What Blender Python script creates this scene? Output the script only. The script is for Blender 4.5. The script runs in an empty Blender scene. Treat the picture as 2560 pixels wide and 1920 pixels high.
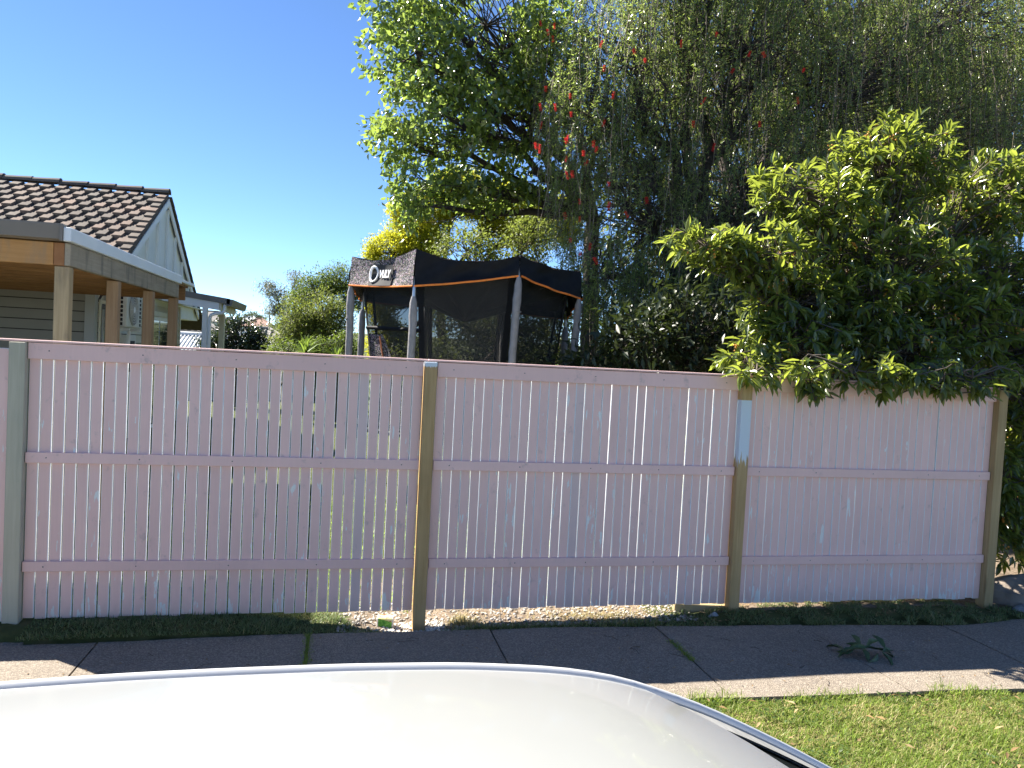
import bpy, bmesh, math
import numpy as np
from mathutils import Vector, Matrix, Euler
S = bpy.context.scene
COL = S.collection
RNG = np.random.default_rng(7)
R = math.radians

# ------------------------------------------------------------------ camera, sky, sun, exposure
yaw, pitch, roll = .2197, .0378, .0521
Fw = Vector((math.sin(yaw)*math.cos(pitch), math.cos(yaw)*math.cos(pitch), -math.sin(pitch)))
Rt = Vector((math.cos(yaw), -math.sin(yaw), 0)); Up = Rt.cross(Fw)
Ri = Rt*math.cos(roll)+Up*math.sin(roll); Ui = -Rt*math.sin(roll)+Up*math.cos(roll)
cam = bpy.data.cameras.new('camera'); co = bpy.data.objects.new('camera', cam); COL.objects.link(co)
cam.sensor_width = 36; cam.lens = 27.0; cam.clip_start = .02; cam.clip_end = 3000
M = Matrix((Ri, Ui, -Fw)).transposed().to_4x4(); M.translation = (0, -5.406, 1.917)
co.matrix_world = M; S.camera = co

SUN_AZ, SUN_EL = R(-50.3), R(45.5)          # azimuth from +Y, clockwise
W = bpy.data.worlds.new('World'); S.world = W; W.use_nodes = True
nt = W.node_tree; bg = nt.nodes['Background']
sky = nt.nodes.new('ShaderNodeTexSky'); sky.sky_type = 'NISHITA'; sky.sun_disc = False
sky.sun_elevation = SUN_EL; sky.sun_rotation = SUN_AZ; sky.air_density = .55; sky.dust_density = 0; sky.ozone_density = 5
hs = nt.nodes.new('ShaderNodeHueSaturation'); hs.inputs['Saturation'].default_value = 1.04; nt.links.new(sky.outputs[0], hs.inputs['Color']); nt.links.new(hs.outputs[0], bg.inputs[0]); bg.inputs[1].default_value = .060
sl = bpy.data.lights.new('sun', 'SUN'); sl.energy = 4.3; sl.angle = R(.53); sl.color = (1, .93, .82)
so = bpy.data.objects.new('sun', sl); COL.objects.link(so)
sd = Vector((math.sin(SUN_AZ)*math.cos(SUN_EL), math.cos(SUN_AZ)*math.cos(SUN_EL), math.sin(SUN_EL)))
so.rotation_euler = (-sd).to_track_quat('-Z', 'Y').to_euler(); so.location = (0, 0, 30)
S.view_settings.view_transform = 'Standard'; S.view_settings.look = 'None'
S.view_settings.exposure = 2.08; S.view_settings.gamma = 1; S.view_settings.use_curve_mapping = False
S.cycles.max_bounces = 8; S.cycles.transparent_max_bounces = 16

# ------------------------------------------------------------------ object helpers
def tag(o, label=None, cat=None, group=None, kind=None):
    if label: o['label'] = label
    if cat: o['category'] = cat
    if group: o['group'] = group
    if kind: o['kind'] = kind
    return o
def empty(name, loc=(0, 0, 0), rz=0, parent=None):
    o = bpy.data.objects.new(name, None); COL.objects.link(o)
    o.empty_display_size = .1; o.location = loc; o.rotation_euler = (0, 0, rz); o.parent = parent
    return o
def obj(name, me, parent=None, loc=None, rot=None):
    o = bpy.data.objects.new(name, me); COL.objects.link(o); o.parent = parent
    if loc is not None: o.location = loc
    if rot is not None: o.rotation_euler = rot
    return o
def np_mesh(name, V, F, mats, mi=None, smooth=False):
    V = np.asarray(V, dtype=np.float32).reshape(-1, 3); F = np.asarray(F, dtype=np.int32)
    me = bpy.data.meshes.new(name); k = F.shape[1]; n = len(F)
    me.vertices.add(len(V)); me.vertices.foreach_set('co', V.ravel())
    me.loops.add(n*k); me.loops.foreach_set('vertex_index', F.ravel())
    me.polygons.add(n); me.polygons.foreach_set('loop_start', np.arange(0, n*k, k, dtype=np.int32))
    if mi is not None: me.polygons.foreach_set('material_index', np.asarray(mi, dtype=np.int32))
    if smooth: me.polygons.foreach_set('use_smooth', np.ones(n, dtype=bool))
    for m in (mats if isinstance(mats, (list, tuple)) else [mats]): me.materials.append(m)
    me.update(calc_edges=True); return me
class MB:
    def __init__(s): s.v = []; s.f = []; s.m = []; s.sm = []
    def add(s, V, F, mi=0, smooth=False):
        b = len(s.v); s.v += [tuple(p) for p in V]
        for f in F: s.f.append(tuple(b+i for i in f)); s.m.append(mi); s.sm.append(smooth)
        return s
    def box(s, x0, x1, y0, y1, z0, z1, mi=0, bev=0, rot=None, faces=None):
        bm = bmesh.new(); bmesh.ops.create_cube(bm, size=1)
        c = Vector(((x0+x1)/2, (y0+y1)/2, (z0+z1)/2))
        for v in bm.verts: v.co = Vector((v.co.x*(x1-x0), v.co.y*(y1-y0), v.co.z*(z1-z0)))
        if bev: bmesh.ops.bevel(bm, geom=bm.edges[:], offset=bev, segments=1, affect='EDGES')
        m = rot if rot is not None else Matrix.Identity(3)
        for i, v in enumerate(bm.verts): v.index = i
        V = [m @ v.co + c for v in bm.verts]
        F = [[v.index for v in f.verts] for f in bm.faces]
        if faces is None: s.add(V, F, mi)
        else:
            bm.normal_update()
            for f in bm.faces: pass
            b = len(s.v); s.v += [tuple(p) for p in V]
            for f in bm.faces:
                s.f.append(tuple(b+v.index for v in f.verts)); s.m.append(faces(f.normal)); s.sm.append(False)
        bm.free(); return s
    def tube(s, P, rad, n=8, mi=0, cap=True, smooth=True):
        P = [Vector(p) for p in P]; rad = [rad]*len(P) if not hasattr(rad, '__len__') else rad
        V = []; a = None
        for i, p in enumerate(P):
            t = (P[min(i+1, len(P)-1)]-P[max(i-1, 0)]).normalized()
            if a is None: a = t.orthogonal().normalized()
            a = (a-t*a.dot(t)).normalized(); b = t.cross(a)
            V += [p+(a*math.cos(2*math.pi*k/n)+b*math.sin(2*math.pi*k/n))*rad[i] for k in range(n)]
        F = [(i*n+k, i*n+(k+1) % n, (i+1)*n+(k+1) % n, (i+1)*n+k) for i in range(len(P)-1) for k in range(n)]
        s.add(V, F, mi, smooth)
        if cap: s.add(V[:n][::-1], [tuple(range(n))], mi); s.add(V[-n:], [tuple(range(n))], mi)
        return s
    def prism(s, pts, axis, a, b, mi=0):
        # pts: 2-D polygon; axis 'x'|'y'|'z' is the extrusion axis
        n = len(pts)
        def mk(p, t): return (t, p[0], p[1]) if axis == 'x' else (p[0], t, p[1]) if axis == 'y' else (p[0], p[1], t)
        V = [mk(p, a) for p in pts]+[mk(p, b) for p in pts]
        F = [tuple(range(n))[::-1], tuple(range(n, 2*n))]+[(i, (i+1) % n, n+(i+1) % n, n+i) for i in range(n)]
        return s.add(V, F, mi)
    def grid(s, fn, nu, nv, mi=0, smooth=True, flip=False):
        V = [fn(i/nu, j/nv) for i in range(nu+1) for j in range(nv+1)]
        F = []
        for i in range(nu):
            for j in range(nv):
                q = (i*(nv+1)+j, (i+1)*(nv+1)+j, (i+1)*(nv+1)+j+1, i*(nv+1)+j+1)
                F.append(q[::-1] if flip else q)
        return s.add(V, F, mi, smooth)
    def mesh(s, name, mats, fix=False):
        me = bpy.data.meshes.new(name); me.from_pydata(s.v, [], s.f)
        for m in (mats if isinstance(mats, (list, tuple)) else [mats]): me.materials.append(m)
        me.polygons.foreach_set('material_index', s.m); me.polygons.foreach_set('use_smooth', s.sm)
        if fix:
            bm = bmesh.new(); bm.from_mesh(me); bmesh.ops.recalc_face_normals(bm, faces=bm.faces[:]); bm.to_mesh(me); bm.free()
        me.update(); return me
    def build(s, name, mats, parent=None, loc=None, rot=None, fix=False):
        return obj(name, s.mesh(name, mats, fix), parent, loc, rot)
def boxobj(name, x0, x1, y0, y1, z0, z1, mat, parent=None, bev=.003):
    return MB().box(x0, x1, y0, y1, z0, z1, 0, bev).build(name, mat, parent)
def tubes_np(P, rad, sides=3):
    # P (N,K,3), rad (N,K) -> verts, quads
    N, K, _ = P.shape
    t = np.gradient(P, axis=1); t /= np.linalg.norm(t, axis=2, keepdims=True)+1e-9
    ref = np.where(np.abs(t[..., 2:3]) > .9, np.array([1., 0, 0]), np.array([0, 0, 1.]))
    a = np.cross(t, ref); a /= np.linalg.norm(a, axis=2, keepdims=True)+1e-9; b = np.cross(t, a)
    ang = np.arange(sides)*2*np.pi/sides
    V = P[:, :, None, :]+rad[:, :, None, None]*(a[:, :, None, :]*np.cos(ang)[None, None, :, None]+b[:, :, None, :]*np.sin(ang)[None, None, :, None])
    idx = np.arange(N*K*sides).reshape(N, K, sides); nx = np.roll(idx, -1, axis=2)
    F = np.stack([idx[:, :-1], nx[:, :-1], nx[:, 1:], idx[:, 1:]], axis=-1).reshape(-1, 4)
    return V.reshape(-1, 3), F
def unit(v): return v/(np.linalg.norm(v, axis=-1, keepdims=True)+1e-9)
LEAF_BROAD = (np.array([(0, 0, 0), (.18, -.3, .05), (.5, -.5, .1), (.8, -.26, .03), (1, 0, -.08), (.8, .26, .03), (.5, .5, .1), (.18, .3, .05), (.5, 0, 0)], float),
              np.array([(0, 1, 8), (1, 2, 8), (2, 3, 8), (3, 4, 8), (4, 5, 8), (5, 6, 8), (6, 7, 8), (7, 0, 8)]))
LEAF_MID = (np.array([(0, 0, 0), (.4, -.5, .07), (1, 0, -.06), (.4, .5, .07), (.45, 0, 0)], float), np.array([(0, 1, 4), (1, 2, 4), (2, 3, 4), (3, 0, 4)]))
LEAF_THIN = (np.array([(0, 0, 0), (.45, -.5, 0), (1, 0, 0), (.45, .5, 0)], float), np.array([(0, 1, 2, 3)]))
BLADE = (np.array([(0, -.5, 0), (0, .5, 0), (.55, .4, .04), (.55, -.4, .04), (1, 0, -.12)], float), np.array([(0, 1, 2), (0, 2, 3), (3, 2, 4)]))
def leaf_basis(D, N):
    D = unit(D); Sd = unit(np.cross(N, D)); N2 = np.cross(D, Sd); return D, Sd, N2
def leaves_np(P, D, N, L, Wd, T=LEAF_MID):
    D, Sd, N2 = leaf_basis(D, N); t, f = T
    L = np.broadcast_to(L, len(P)); Wd = np.broadcast_to(Wd, len(P))
    V = P[:, None]+D[:, None]*(t[:, 0][None, :, None]*L[:, None, None])+Sd[:, None]*(t[:, 1][None, :, None]*Wd[:, None, None])+N2[:, None]*(t[:, 2][None, :, None]*L[:, None, None])
    F = f[None]+(np.arange(len(P))*len(t))[:, None, None]
    return V.reshape(-1, 3), F.reshape(-1, f.shape[1])
def rand_dir(n): return unit(RNG.normal(size=(n, 3)))

# ------------------------------------------------------------------ material helpers
class NT:
    def __init__(s, name):
        s.mat = bpy.data.materials.new(name); s.mat.use_nodes = True; s.t = s.mat.node_tree
        s.p = s.t.nodes['Principled BSDF']; s.out = s.t.nodes['Material Output']
    def n(s, typ, **kw):
        nd = s.t.nodes.new(typ)
        for k, v in kw.items():
            if k == 'inp':
                for i, val in v.items():
                    if hasattr(val, 'links'): s.t.links.new(val, nd.inputs[i])
                    else: nd.inputs[i].default_value = val
            else: setattr(nd, k, v)
        return nd
    def link(s, a, b): s.t.links.new(a, b)
    def coord(s, scale=(1, 1, 1), world=False, rand=True):
        if world: src = s.n('ShaderNodeNewGeometry').outputs['Position']
        else: src = s.n('ShaderNodeTexCoord').outputs['Object']
        if rand and not world:
            oi = s.n('ShaderNodeObjectInfo').outputs['Random']
            mu = s.n('ShaderNodeMath', operation='MULTIPLY', inp={0: oi, 1: 57.3}).outputs[0]
            cx = s.n('ShaderNodeCombineXYZ', inp={0: mu, 1: mu, 2: mu}).outputs[0]
            src = s.n('ShaderNodeVectorMath', operation='ADD', inp={0: src, 1: cx}).outputs[0]
        return s.n('ShaderNodeVectorMath', operation='MULTIPLY', inp={0: src, 1: scale}).outputs[0]
    def noise(s, vec, scale, detail=4, rough=.6, dist=0):
        return s.n('ShaderNodeTexNoise', inp={'Vector': vec, 'Scale': scale, 'Detail': detail, 'Roughness': rough, 'Distortion': dist}).outputs[0]
    def ramp(s, fac, stops):
        r = s.n('ShaderNodeValToRGB', inp={0: fac}); e = r.color_ramp.elements
        while len(e) < len(stops): e.new(.5)
        for i, (p, c) in enumerate(stops):
            e[i].position = p; e[i].color = (*c, 1) if len(c) == 3 else c
        return r.outputs[0]
    def mix(s, fac, a, b, blend='MIX'):
        m = s.n('ShaderNodeMix', data_type='RGBA', blend_type=blend)
        for k, v in ((0, fac), (6, a), (7, b)):
            if hasattr(v, 'links'): s.link(v, m.inputs[k])
            elif k == 0: m.inputs[0].default_value = v
            else: m.inputs[k].default_value = (*v, 1)
        return m.outputs[2]
    def math(s, op, a, b=0., clamp=False):
        return s.n('ShaderNodeMath', operation=op, use_clamp=clamp, inp={0: a, 1: b}).outputs[0]
    def smooth(s, v, lo, hi):
        return s.n('ShaderNodeMapRange', interpolation_type='SMOOTHSTEP', inp={0: v, 1: lo, 2: hi}).outputs[0]
    def bump(s, h, strength=.3, dist=.01):
        b = s.n('ShaderNodeBump', inp={'Height': h, 'Strength': strength, 'Distance': dist}); s.link(b.outputs[0], s.p.inputs['Normal'])
    def base(s, c, rough=.6, spec=None):
        if hasattr(c, 'links'): s.link(c, s.p.inputs['Base Color'])
        else: s.p.inputs['Base Color'].default_value = (*c, 1)
        if hasattr(rough, 'links'): s.link(rough, s.p.inputs['Roughness'])
        else: s.p.inputs['Roughness'].default_value = rough
        if spec is not None: s.p.inputs['Specular IOR Level'].default_value = spec
        return s.mat
def shade(c, k): return tuple(min(1, v*k) for v in c)
def mottled(name, c, var=.25, scale=3, rough=.6, bump=0, bscale=40, metal=0, stretch=(1, 1, 1), world=False, spec=None):
    m = NT(name); v = m.coord(stretch, world=world); f = m.noise(v, scale, 6)
    m.base(m.ramp(f, [(.3, shade(c, 1-var)), (.7, shade(c, 1+var))]), rough, spec); m.p.inputs['Metallic'].default_value = metal
    if bump: m.bump(m.noise(v, bscale, 5), bump, .01)
    return m.mat
def wood(name, c1, c2, grain=(25, 25, 1.2), rough=.75, paint=None, stain=None, bump=.25):
    """sawn timber; grain runs along the axis with the smallest scale. paint=(zlo, zhi, ragged) puts old white paint there"""
    m = NT(name); v = m.coord(grain); w = m.noise(v, 1.6, 7, .65, .6); big = m.noise(m.coord((2, 2, 1)), 1.7, 3)
    knots = m.n('ShaderNodeTexVoronoi', inp={'Vector': m.coord(tuple(g*.16+.4 for g in grain)), 'Scale': 1.3}).outputs[0]
    c = m.ramp(w, [(.25, c1), (.52, tuple((a+b)/2 for a, b in zip(c1, c2))), (.75, c2)])
    c = m.mix(m.math('MULTIPLY', m.smooth(big, .4, .75), .35), c, shade(c1, .75))
    c = m.mix(m.math('MULTIPLY', m.math('SUBTRACT', 1., m.smooth(knots, .03, .1)), .55), c, shade(c1, .45))
    if stain: c = m.mix(m.math('MULTIPLY', m.smooth(m.noise(m.coord((5, 5, 1.2)), 1.6, 5), .5, .72), .7), c, stain)
    if paint:
        z = m.n('ShaderNodeSeparateXYZ', inp={0: m.n('ShaderNodeTexCoord').outputs['Object']}).outputs[2]
        rg = m.math('MULTIPLY', m.math('SUBTRACT', m.noise(m.coord((60, 60, 3), rand=False), 1.5, 4), .5), paint[2])
        zz = m.math('ADD', z, rg)
        fine = m.noise(m.coord((110, 110, 4), rand=False), 1.2, 3)
        k = m.math('MULTIPLY', m.smooth(zz, paint[0], paint[0]+.03+paint[2]*.5), m.math('SUBTRACT', 1., m.smooth(z, paint[1]-.004, paint[1])))
        k = m.smooth(m.math('ADD', k, m.math('MULTIPLY', fine, .5)), .55, .85)
        c = m.mix(k, c, (.62, .68, .74))
    m.base(c, rough, .25); m.bump(w, bump, .004); return m.mat
def leafmat(name, cols, trans, tfac=.38, rough=.42, spec=.5):
    m = NT(name)
    ri = m.n('ShaderNodeNewGeometry').outputs['Random Per Island']; oi = m.n('ShaderNodeObjectInfo').outputs['Random']
    f = m.math('FRACT', m.math('ADD', ri, m.math('MULTIPLY', oi, 7.31)))
    c = m.ramp(f, [(i/(len(cols)-1), k) for i, k in enumerate(cols)])
    m.base(c, rough, spec)
    tcol = m.ramp(f, [(0, shade(trans, .7)), (1, shade(trans, 1.25))])
    tr = m.n('ShaderNodeBsdfTranslucent', inp={0: tcol}); mx = m.n('ShaderNodeMixShader', inp={0: tfac})
    m.link(m.p.outputs[0], mx.inputs[1]); m.link(tr.outputs[0], mx.inputs[2]); m.link(mx.outputs[0], m.out.inputs[0])
    return m.mat

# ------------------------------------------------------------------ materials
def pink(name, c=(.56, .405, .395), scuff=.12):
    m = NT(name); o = m.coord((1, 1, 1)); big = m.noise(o, 1.3, 4); fine = m.noise(m.coord((60, 60, 2.5)), 1., 4)
    col = m.ramp(big, [(.3, shade(c, .93)), (.7, shade(c, 1.05))])
    col = m.mix(m.math('MULTIPLY', fine, .26), col, shade(c, .72))
    sm = m.math('MULTIPLY', m.smooth(m.noise(m.coord((7, 7, 5)), 1.4, 6, .7), .58, .76), .5)
    col = m.mix(sm, col, (.30, .26, .255))                                   # grubby hand marks
    z = m.n('ShaderNodeSeparateXYZ', inp={0: m.n('ShaderNodeTexCoord').outputs['Object']}).outputs[2]
    low = m.math('MULTIPLY', m.math('SUBTRACT', 1., m.smooth(z, .02, .35)), .075)
    sc = m.noise(m.coord((26, 26, 4.5)), 1.1, 5, .6)
    sc2 = m.noise(m.coord((3, 3, 2.2)), 1.3, 2)
    k = m.math('ADD', m.math('ADD', sc, m.math('MULTIPLY', sc2, .55)), low)
    col = m.mix(m.smooth(k, 1.080-scuff*.3, 1.096-scuff*.3), col, (.80, .78, .75))   # flaked to white primer
    mud = m.math('MULTIPLY', m.math('SUBTRACT', 1., m.smooth(m.math('ADD', z, m.math('MULTIPLY', m.noise(m.coord((18, 18, 9)), 1.3, 5), .14)), .05, .22)), .35)
    col = m.mix(mud, col, (.42, .35, .31))
    m.base(col, .62, .3); m.bump(fine, .2, .003); return m.mat
MAT = {}
MAT['pink'] = pink('pink_paint', (.88, .585, .53), .4); MAT['pink_dull'] = pink('faded_pink_paint', (.74, .55, .525), .02)
MAT['pink_rail'] = pink('pink_rail_paint', (.87, .575, .525), .0)
MAT['primer'] = mottled('white_primer', (.84, .85, .86), .08, 8, .6)
MAT['post_grey'] = wood('weathered_green_post', (.44, .40, .30), (.55, .505, .39), stain=(.38, .36, .28))
MAT['post_a'] = wood('treated_pine_post', (.35, .225, .10), (.54, .375, .19), paint=(1.78, 1.87, .05))
MAT['post_b'] = wood('treated_pine_post_painted', (.36, .235, .105), (.55, .385, .20), paint=(1.12, 1.665, .30))
MAT['post_c'] = wood('treated_pine_post_knotty', (.35, .235, .11), (.53, .38, .20))
MAT['screw'] = mottled('screw_heads', (.10, .09, .09), .1, 5, .5)
def concrete():
    m = NT('aged_concrete'); v = m.coord(world=True); big = m.noise(v, 1.1, 5); mid = m.noise(v, 9, 5)
    vor = m.n('ShaderNodeTexVoronoi', inp={'Vector': v, 'Scale': 135}); vc = m.n('ShaderNodeSeparateColor', inp={0: vor.outputs[1]}).outputs[0]
    c = m.ramp(big, [(.25, (.165, .142, .12)), (.5, (.235, .205, .17)), (.75, (.30, .262, .22))])
    c = m.mix(.55, c, m.ramp(vc, [(0, (.11, .092, .075)), (.55, (.205, .172, .135)), (1, (.40, .35, .285))]))
    c = m.mix(m.math('MULTIPLY', m.smooth(mid, .58, .8), .35), c, (.14, .125, .115))
    c = m.mix(m.math('MULTIPLY', m.smooth(m.noise(v, 3.1, 3), .62, .75), .35), c, (.29, .265, .24))
    m.base(c, .9, .2); m.bump(m.math('ADD', m.math('MULTIPLY', vor.outputs[0], 1.), mid), .8, .006); return m.mat
MAT['concrete'] = concrete()
MAT['asphalt'] = mottled('pale_bounce_road', (.23, .215, .195), .35, 60, .9, .5, 200, world=True)  # unseen road surface, paled to bounce sunlight onto the shaded fence
MAT['kerb'] = mottled('kerb_concrete', (.30, .29, .27), .2, 6, .9, .3, 80, world=True)
def terrain():
    m = NT('ground_soil_and_turf'); v = m.coord(world=True)
    a = m.n('ShaderNodeAttribute', attribute_name='soil').outputs[2]
    g = m.ramp(m.noise(v, 5, 6), [(.3, (.045, .055, .02)), (.55, (.075, .085, .03)), (.75, (.14, .125, .06))])
    far = m.ramp(m.noise(v, .05, 5), [(.35, (.05, .07, .03)), (.65, (.10, .11, .05))])
    sx = m.n('ShaderNodeSeparateXYZ', inp={0: v}).outputs[1]
    g = m.mix(m.smooth(sx, 25., 45.), g, far)
    d = m.ramp(m.noise(v, 22, 8, .7), [(.25, (.07, .05, .035)), (.5, (.17, .13, .095)), (.75, (.32, .27, .21))])
    k = m.smooth(m.math('ADD', a, m.math('MULTIPLY', m.math('SUBTRACT', m.noise(v, 9, 5), .5), .7)), .42, .58)
    m.base(m.mix(k, g, d), .95, .15); m.bump(m.noise(v, 45, 6, .7), .7, .02); return m.mat
MAT['terrain'] = terrain()
def grassmat(name, a, b, c, tfac=.4):
    return leafmat(name, [a, b, b, c, shade(b, .8), a], shade(b, 1.9), tfac, .5, .35)
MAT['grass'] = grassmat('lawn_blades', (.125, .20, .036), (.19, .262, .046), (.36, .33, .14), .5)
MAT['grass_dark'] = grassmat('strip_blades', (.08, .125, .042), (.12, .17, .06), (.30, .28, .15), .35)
MAT['straw'] = grassmat('dry_grass', (.30, .25, .11), (.40, .34, .16), (.22, .2, .08), .3)
MAT['leaf_shrub'] = leafmat('glossy_shrub_leaf', [(.045, .075, .030), (.062, .095, .034), (.085, .12, .036), (.17, .19, .045)], (.38, .46, .06), .42, .24, 1.)
MAT['leaf_broad'] = leafmat('broad_leaf', [(.060, .098, .030), (.085, .13, .034), (.12, .165, .04), (.20, .225, .05)], (.33, .45, .08), .46, .2, 1.)
MAT['leaf_needle'] = leafmat('bottlebrush_leaf', [(.062, .098, .036), (.085, .13, .042), (.12, .165, .05), (.21, .24, .07)], (.36, .47, .10), .5, .3, .9)
MAT['leaf_dark'] = leafmat('dark_tree_leaf', [(.035, .05, .022), (.05, .07, .028), (.075, .095, .035)], (.22, .28, .04), .35, .35, .7)
MAT['leaf_wattle'] = leafmat('yellow_green_foliage', [(.25, .28, .025), (.36, .37, .03), (.48, .45, .04)], (.66, .66, .05), .48, .6, .2)
MAT['leaf_pale'] = leafmat('pale_green_foliage', [(.075, .105, .035), (.11, .145, .045), (.165, .185, .05)], (.27, .33, .06), .4, .5, .3)
MAT['leaf_mid'] = leafmat('mid_green_foliage', [(.05, .085, .025), (.07, .115, .03), (.10, .14, .035)], (.20, .28, .04), .38, .5, .3)
MAT['leaf_far'] = leafmat('distant_foliage', [(.085, .115, .065), (.115, .145, .08), (.15, .17, .09)], (.19, .24, .10), .3, .7, .2)
MAT['leaf_gum'] = leafmat('grey_gum_leaf', [(.13, .15, .09), (.19, .20, .13), (.24, .24, .17)], (.27, .30, .15), .3, .5, .4)
MAT['leaf_yucca'] = leafmat('spiky_leaf', [(.085, .14, .03), (.12, .19, .04), (.17, .24, .05)], (.28, .40, .06), .35, .35, .5)
MAT['bark'] = mottled('grey_brown_bark', (.10, .08, .062), .45, 5, .9, .6, 30, stretch=(4, 4, 1))
MAT['bark_dark'] = mottled('dark_bark', (.055, .045, .038), .4, 5, .9, .6, 30, stretch=(4, 4, 1))
MAT['twig'] = mottled('bare_twig', (.23, .19, .15), .3, 4, .85)
MAT['flower'] = leafmat('red_bristles', [(.48, .016, .02), (.62, .03, .03), (.72, .07, .05)], (.7, .05, .05), .35, .6, .2)
MAT['berry'] = mottled('orange_berry', (.50, .22, .03), .25, 9, .35)
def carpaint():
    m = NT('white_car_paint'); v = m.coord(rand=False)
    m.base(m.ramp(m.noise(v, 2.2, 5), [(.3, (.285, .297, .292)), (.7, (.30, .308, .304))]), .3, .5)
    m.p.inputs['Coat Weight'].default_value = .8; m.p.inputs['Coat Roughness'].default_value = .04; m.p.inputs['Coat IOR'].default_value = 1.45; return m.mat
MAT['car'] = carpaint()
MAT['car_trim'] = mottled('lightened_rail_paint', (.50, .51, .52), .04, 6, .35)  # the car's white made lighter, to lift the rail's shaded face
MAT['rubber'] = mottled('black_rubber', (.018, .018, .019), .2, 30, .7)
MAT['frit'] = mottled('dark_ribbed_trim', (.26, .26, .25), .3, 25, .6, stretch=(6, 1, 1))
def glassmat(name, c=(.02, .025, .025), rough=.05, alpha=1.):
    m = NT(name); m.base(m.ramp(m.noise(m.coord(), 2, 3), [(.3, shade(c, .8)), (.7, shade(c, 1.3))]), rough, .6); return m.mat
MAT['glass_dark'] = glassmat('dark_glass'); MAT['glass_blue'] = glassmat('blue_dark_pane', (.02, .03, .055), .12)
MAT['alloy'] = mottled('wheel_alloy', (.45, .45, .46), .1, 5, .3, metal=.8)
MAT['lamp'] = mottled('lamp_lens', (.55, .57, .6), .1, 3, .1); MAT['lamp_red'] = mottled('red_lamp_lens', (.35, .01, .01), .1, 3, .15)
# house
def tilemat():
    m = NT('weathered_roof_tile'); oi = m.n('ShaderNodeObjectInfo').outputs['Random']; v = m.coord()
    c = m.ramp(oi, [(0, (.085, .072, .065)), (.35, (.115, .098, .085)), (.6, (.155, .112, .092)), (.8, (.105, .096, .086)), (1, (.185, .13, .105))])
    c = m.mix(m.math('MULTIPLY', m.smooth(m.noise(v, 9, 6, .7), .45, .7), .5), c, (.10, .095, .085))
    c = m.mix(m.math('MULTIPLY', m.smooth(m.noise(v, 31, 4), .6, .72), .5), c, (.24, .22, .19))
    m.base(c, .9, .2); m.bump(m.noise(v, 60, 5), .4, .004); return m.mat
MAT['tile'] = tilemat(); MAT['tile_under'] = mottled('tile_underside', (.05, .042, .04), .3, 8, .9)
MAT['tile_far'] = mottled('far_grey_tile', (.20, .19, .18), .3, 3, .9); MAT['tile_red'] = mottled('far_red_brown_tile', (.26, .16, .125), .25, 2, .9)
MAT['board_grey'] = mottled('grey_weatherboard_paint', (.27, .26, .23), .06, 2, .6, .1, 60)
MAT['board_cream'] = mottled('cream_weatherboard_paint', (.58, .55, .43), .06, 2, .6, .1, 60)
MAT['trim_grey'] = mottled('grey_trim_paint', (.36, .37, .36), .06, 2, .55)
MAT['gable'] = mottled('pale_gable_sheet', (.80, .82, .80), .05, 3, .6, .15, 90)
MAT['white'] = mottled('white_paint', (.82, .82, .81), .05, 2, .5); MAT['cream'] = mottled('cream_paint', (.68, .65, .52), .05, 2, .55)
MAT['flash'] = mottled('pale_metal_flashing', (.66, .70, .73), .05, 2, .4)
MAT['gutter'] = mottled('grey_brown_gutter', (.17, .15, .13), .1, 2, .45)
MAT['beam_new'] = wood('new_orange_pine', (.40, .20, .07), (.56, .32, .13), (1.1, 22, 22), stain=(.28, .20, .13))
MAT['beam_old'] = wood('grey_stained_beam', (.25, .215, .16), (.40, .35, .27), (22, 1.1, 22), stain=(.11, .105, .09))
MAT['joist'] = wood('warm_brown_joist', (.20, .105, .042), (.33, .185, .08), (1.2, 22, 22))
MAT['post_pine'] = wood('brown_pine_post', (.25, .155, .085), (.40, .27, .16)); MAT['post_tan'] = wood('mottled_tan_post', (.29, .215, .12), (.45, .35, .21), stain=(.17, .14, .1))
MAT['ac'] = mottled('air_conditioner_white', (.62, .61, .55), .05, 2, .45); MAT['black'] = mottled('black_recess', (.012, .012, .013), .2, 8, .7)
MAT['sheet_white'] = mottled('white_corrugated_steel', (.62, .645, .66), .06, 1.5, .4); MAT['brick_pale'] = mottled('cream_render', (.55, .48, .36), .1, 2, .8)
# trampoline
def shadecloth(name, c, sparkle):
    m = NT(name); v = m.coord(rand=False); vo = m.n('ShaderNodeTexVoronoi', inp={'Vector': v, 'Scale': 95.}); sc = m.n('ShaderNodeSeparateColor', inp={0: vo.outputs[1]})
    k = m.math('MULTIPLY', m.smooth(sc.outputs[0], .35, .95), sparkle)
    m.base(m.mix(k, c, m.mix(.75, vo.outputs[1], (.42, .42, .43))), .6, .35); m.bump(sc.outputs[1], .9, .012)
    m.p.inputs['Sheen Weight'].default_value = .0; return m.mat
MAT['canopy'] = shadecloth('black_cloth_sun_glints', (.007, .008, .010), .75)  # sunlit glints of the weave are put into the colour
MAT['canopy_plain'] = mottled('black_canvas', (.0075, .0085, .011), .3, 12, .7, spec=.2)
def netmat():
    m = NT('black_safety_net'); m.base(m.ramp(m.noise(m.coord(rand=False), 3, 4), [(.3, (.010, .011, .013)), (.7, (.022, .023, .025))]), .7)
    t = m.n('ShaderNodeBsdfTransparent'); mx = m.n('ShaderNodeMixShader', inp={0: .60}); m.link(t.outputs[0], mx.inputs[1]); m.link(m.p.outputs[0], mx.inputs[2]); m.link(mx.outputs[0], m.out.inputs[0]); return m.mat
MAT['net'] = netmat()
MAT['orange'] = mottled('orange_binding', (.80, .21, .02), .12, 20, .6); MAT['sleeve'] = mottled('grey_pole_sleeve', (.235, .23, .235), .18, 9, .65, .6, 18)
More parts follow.
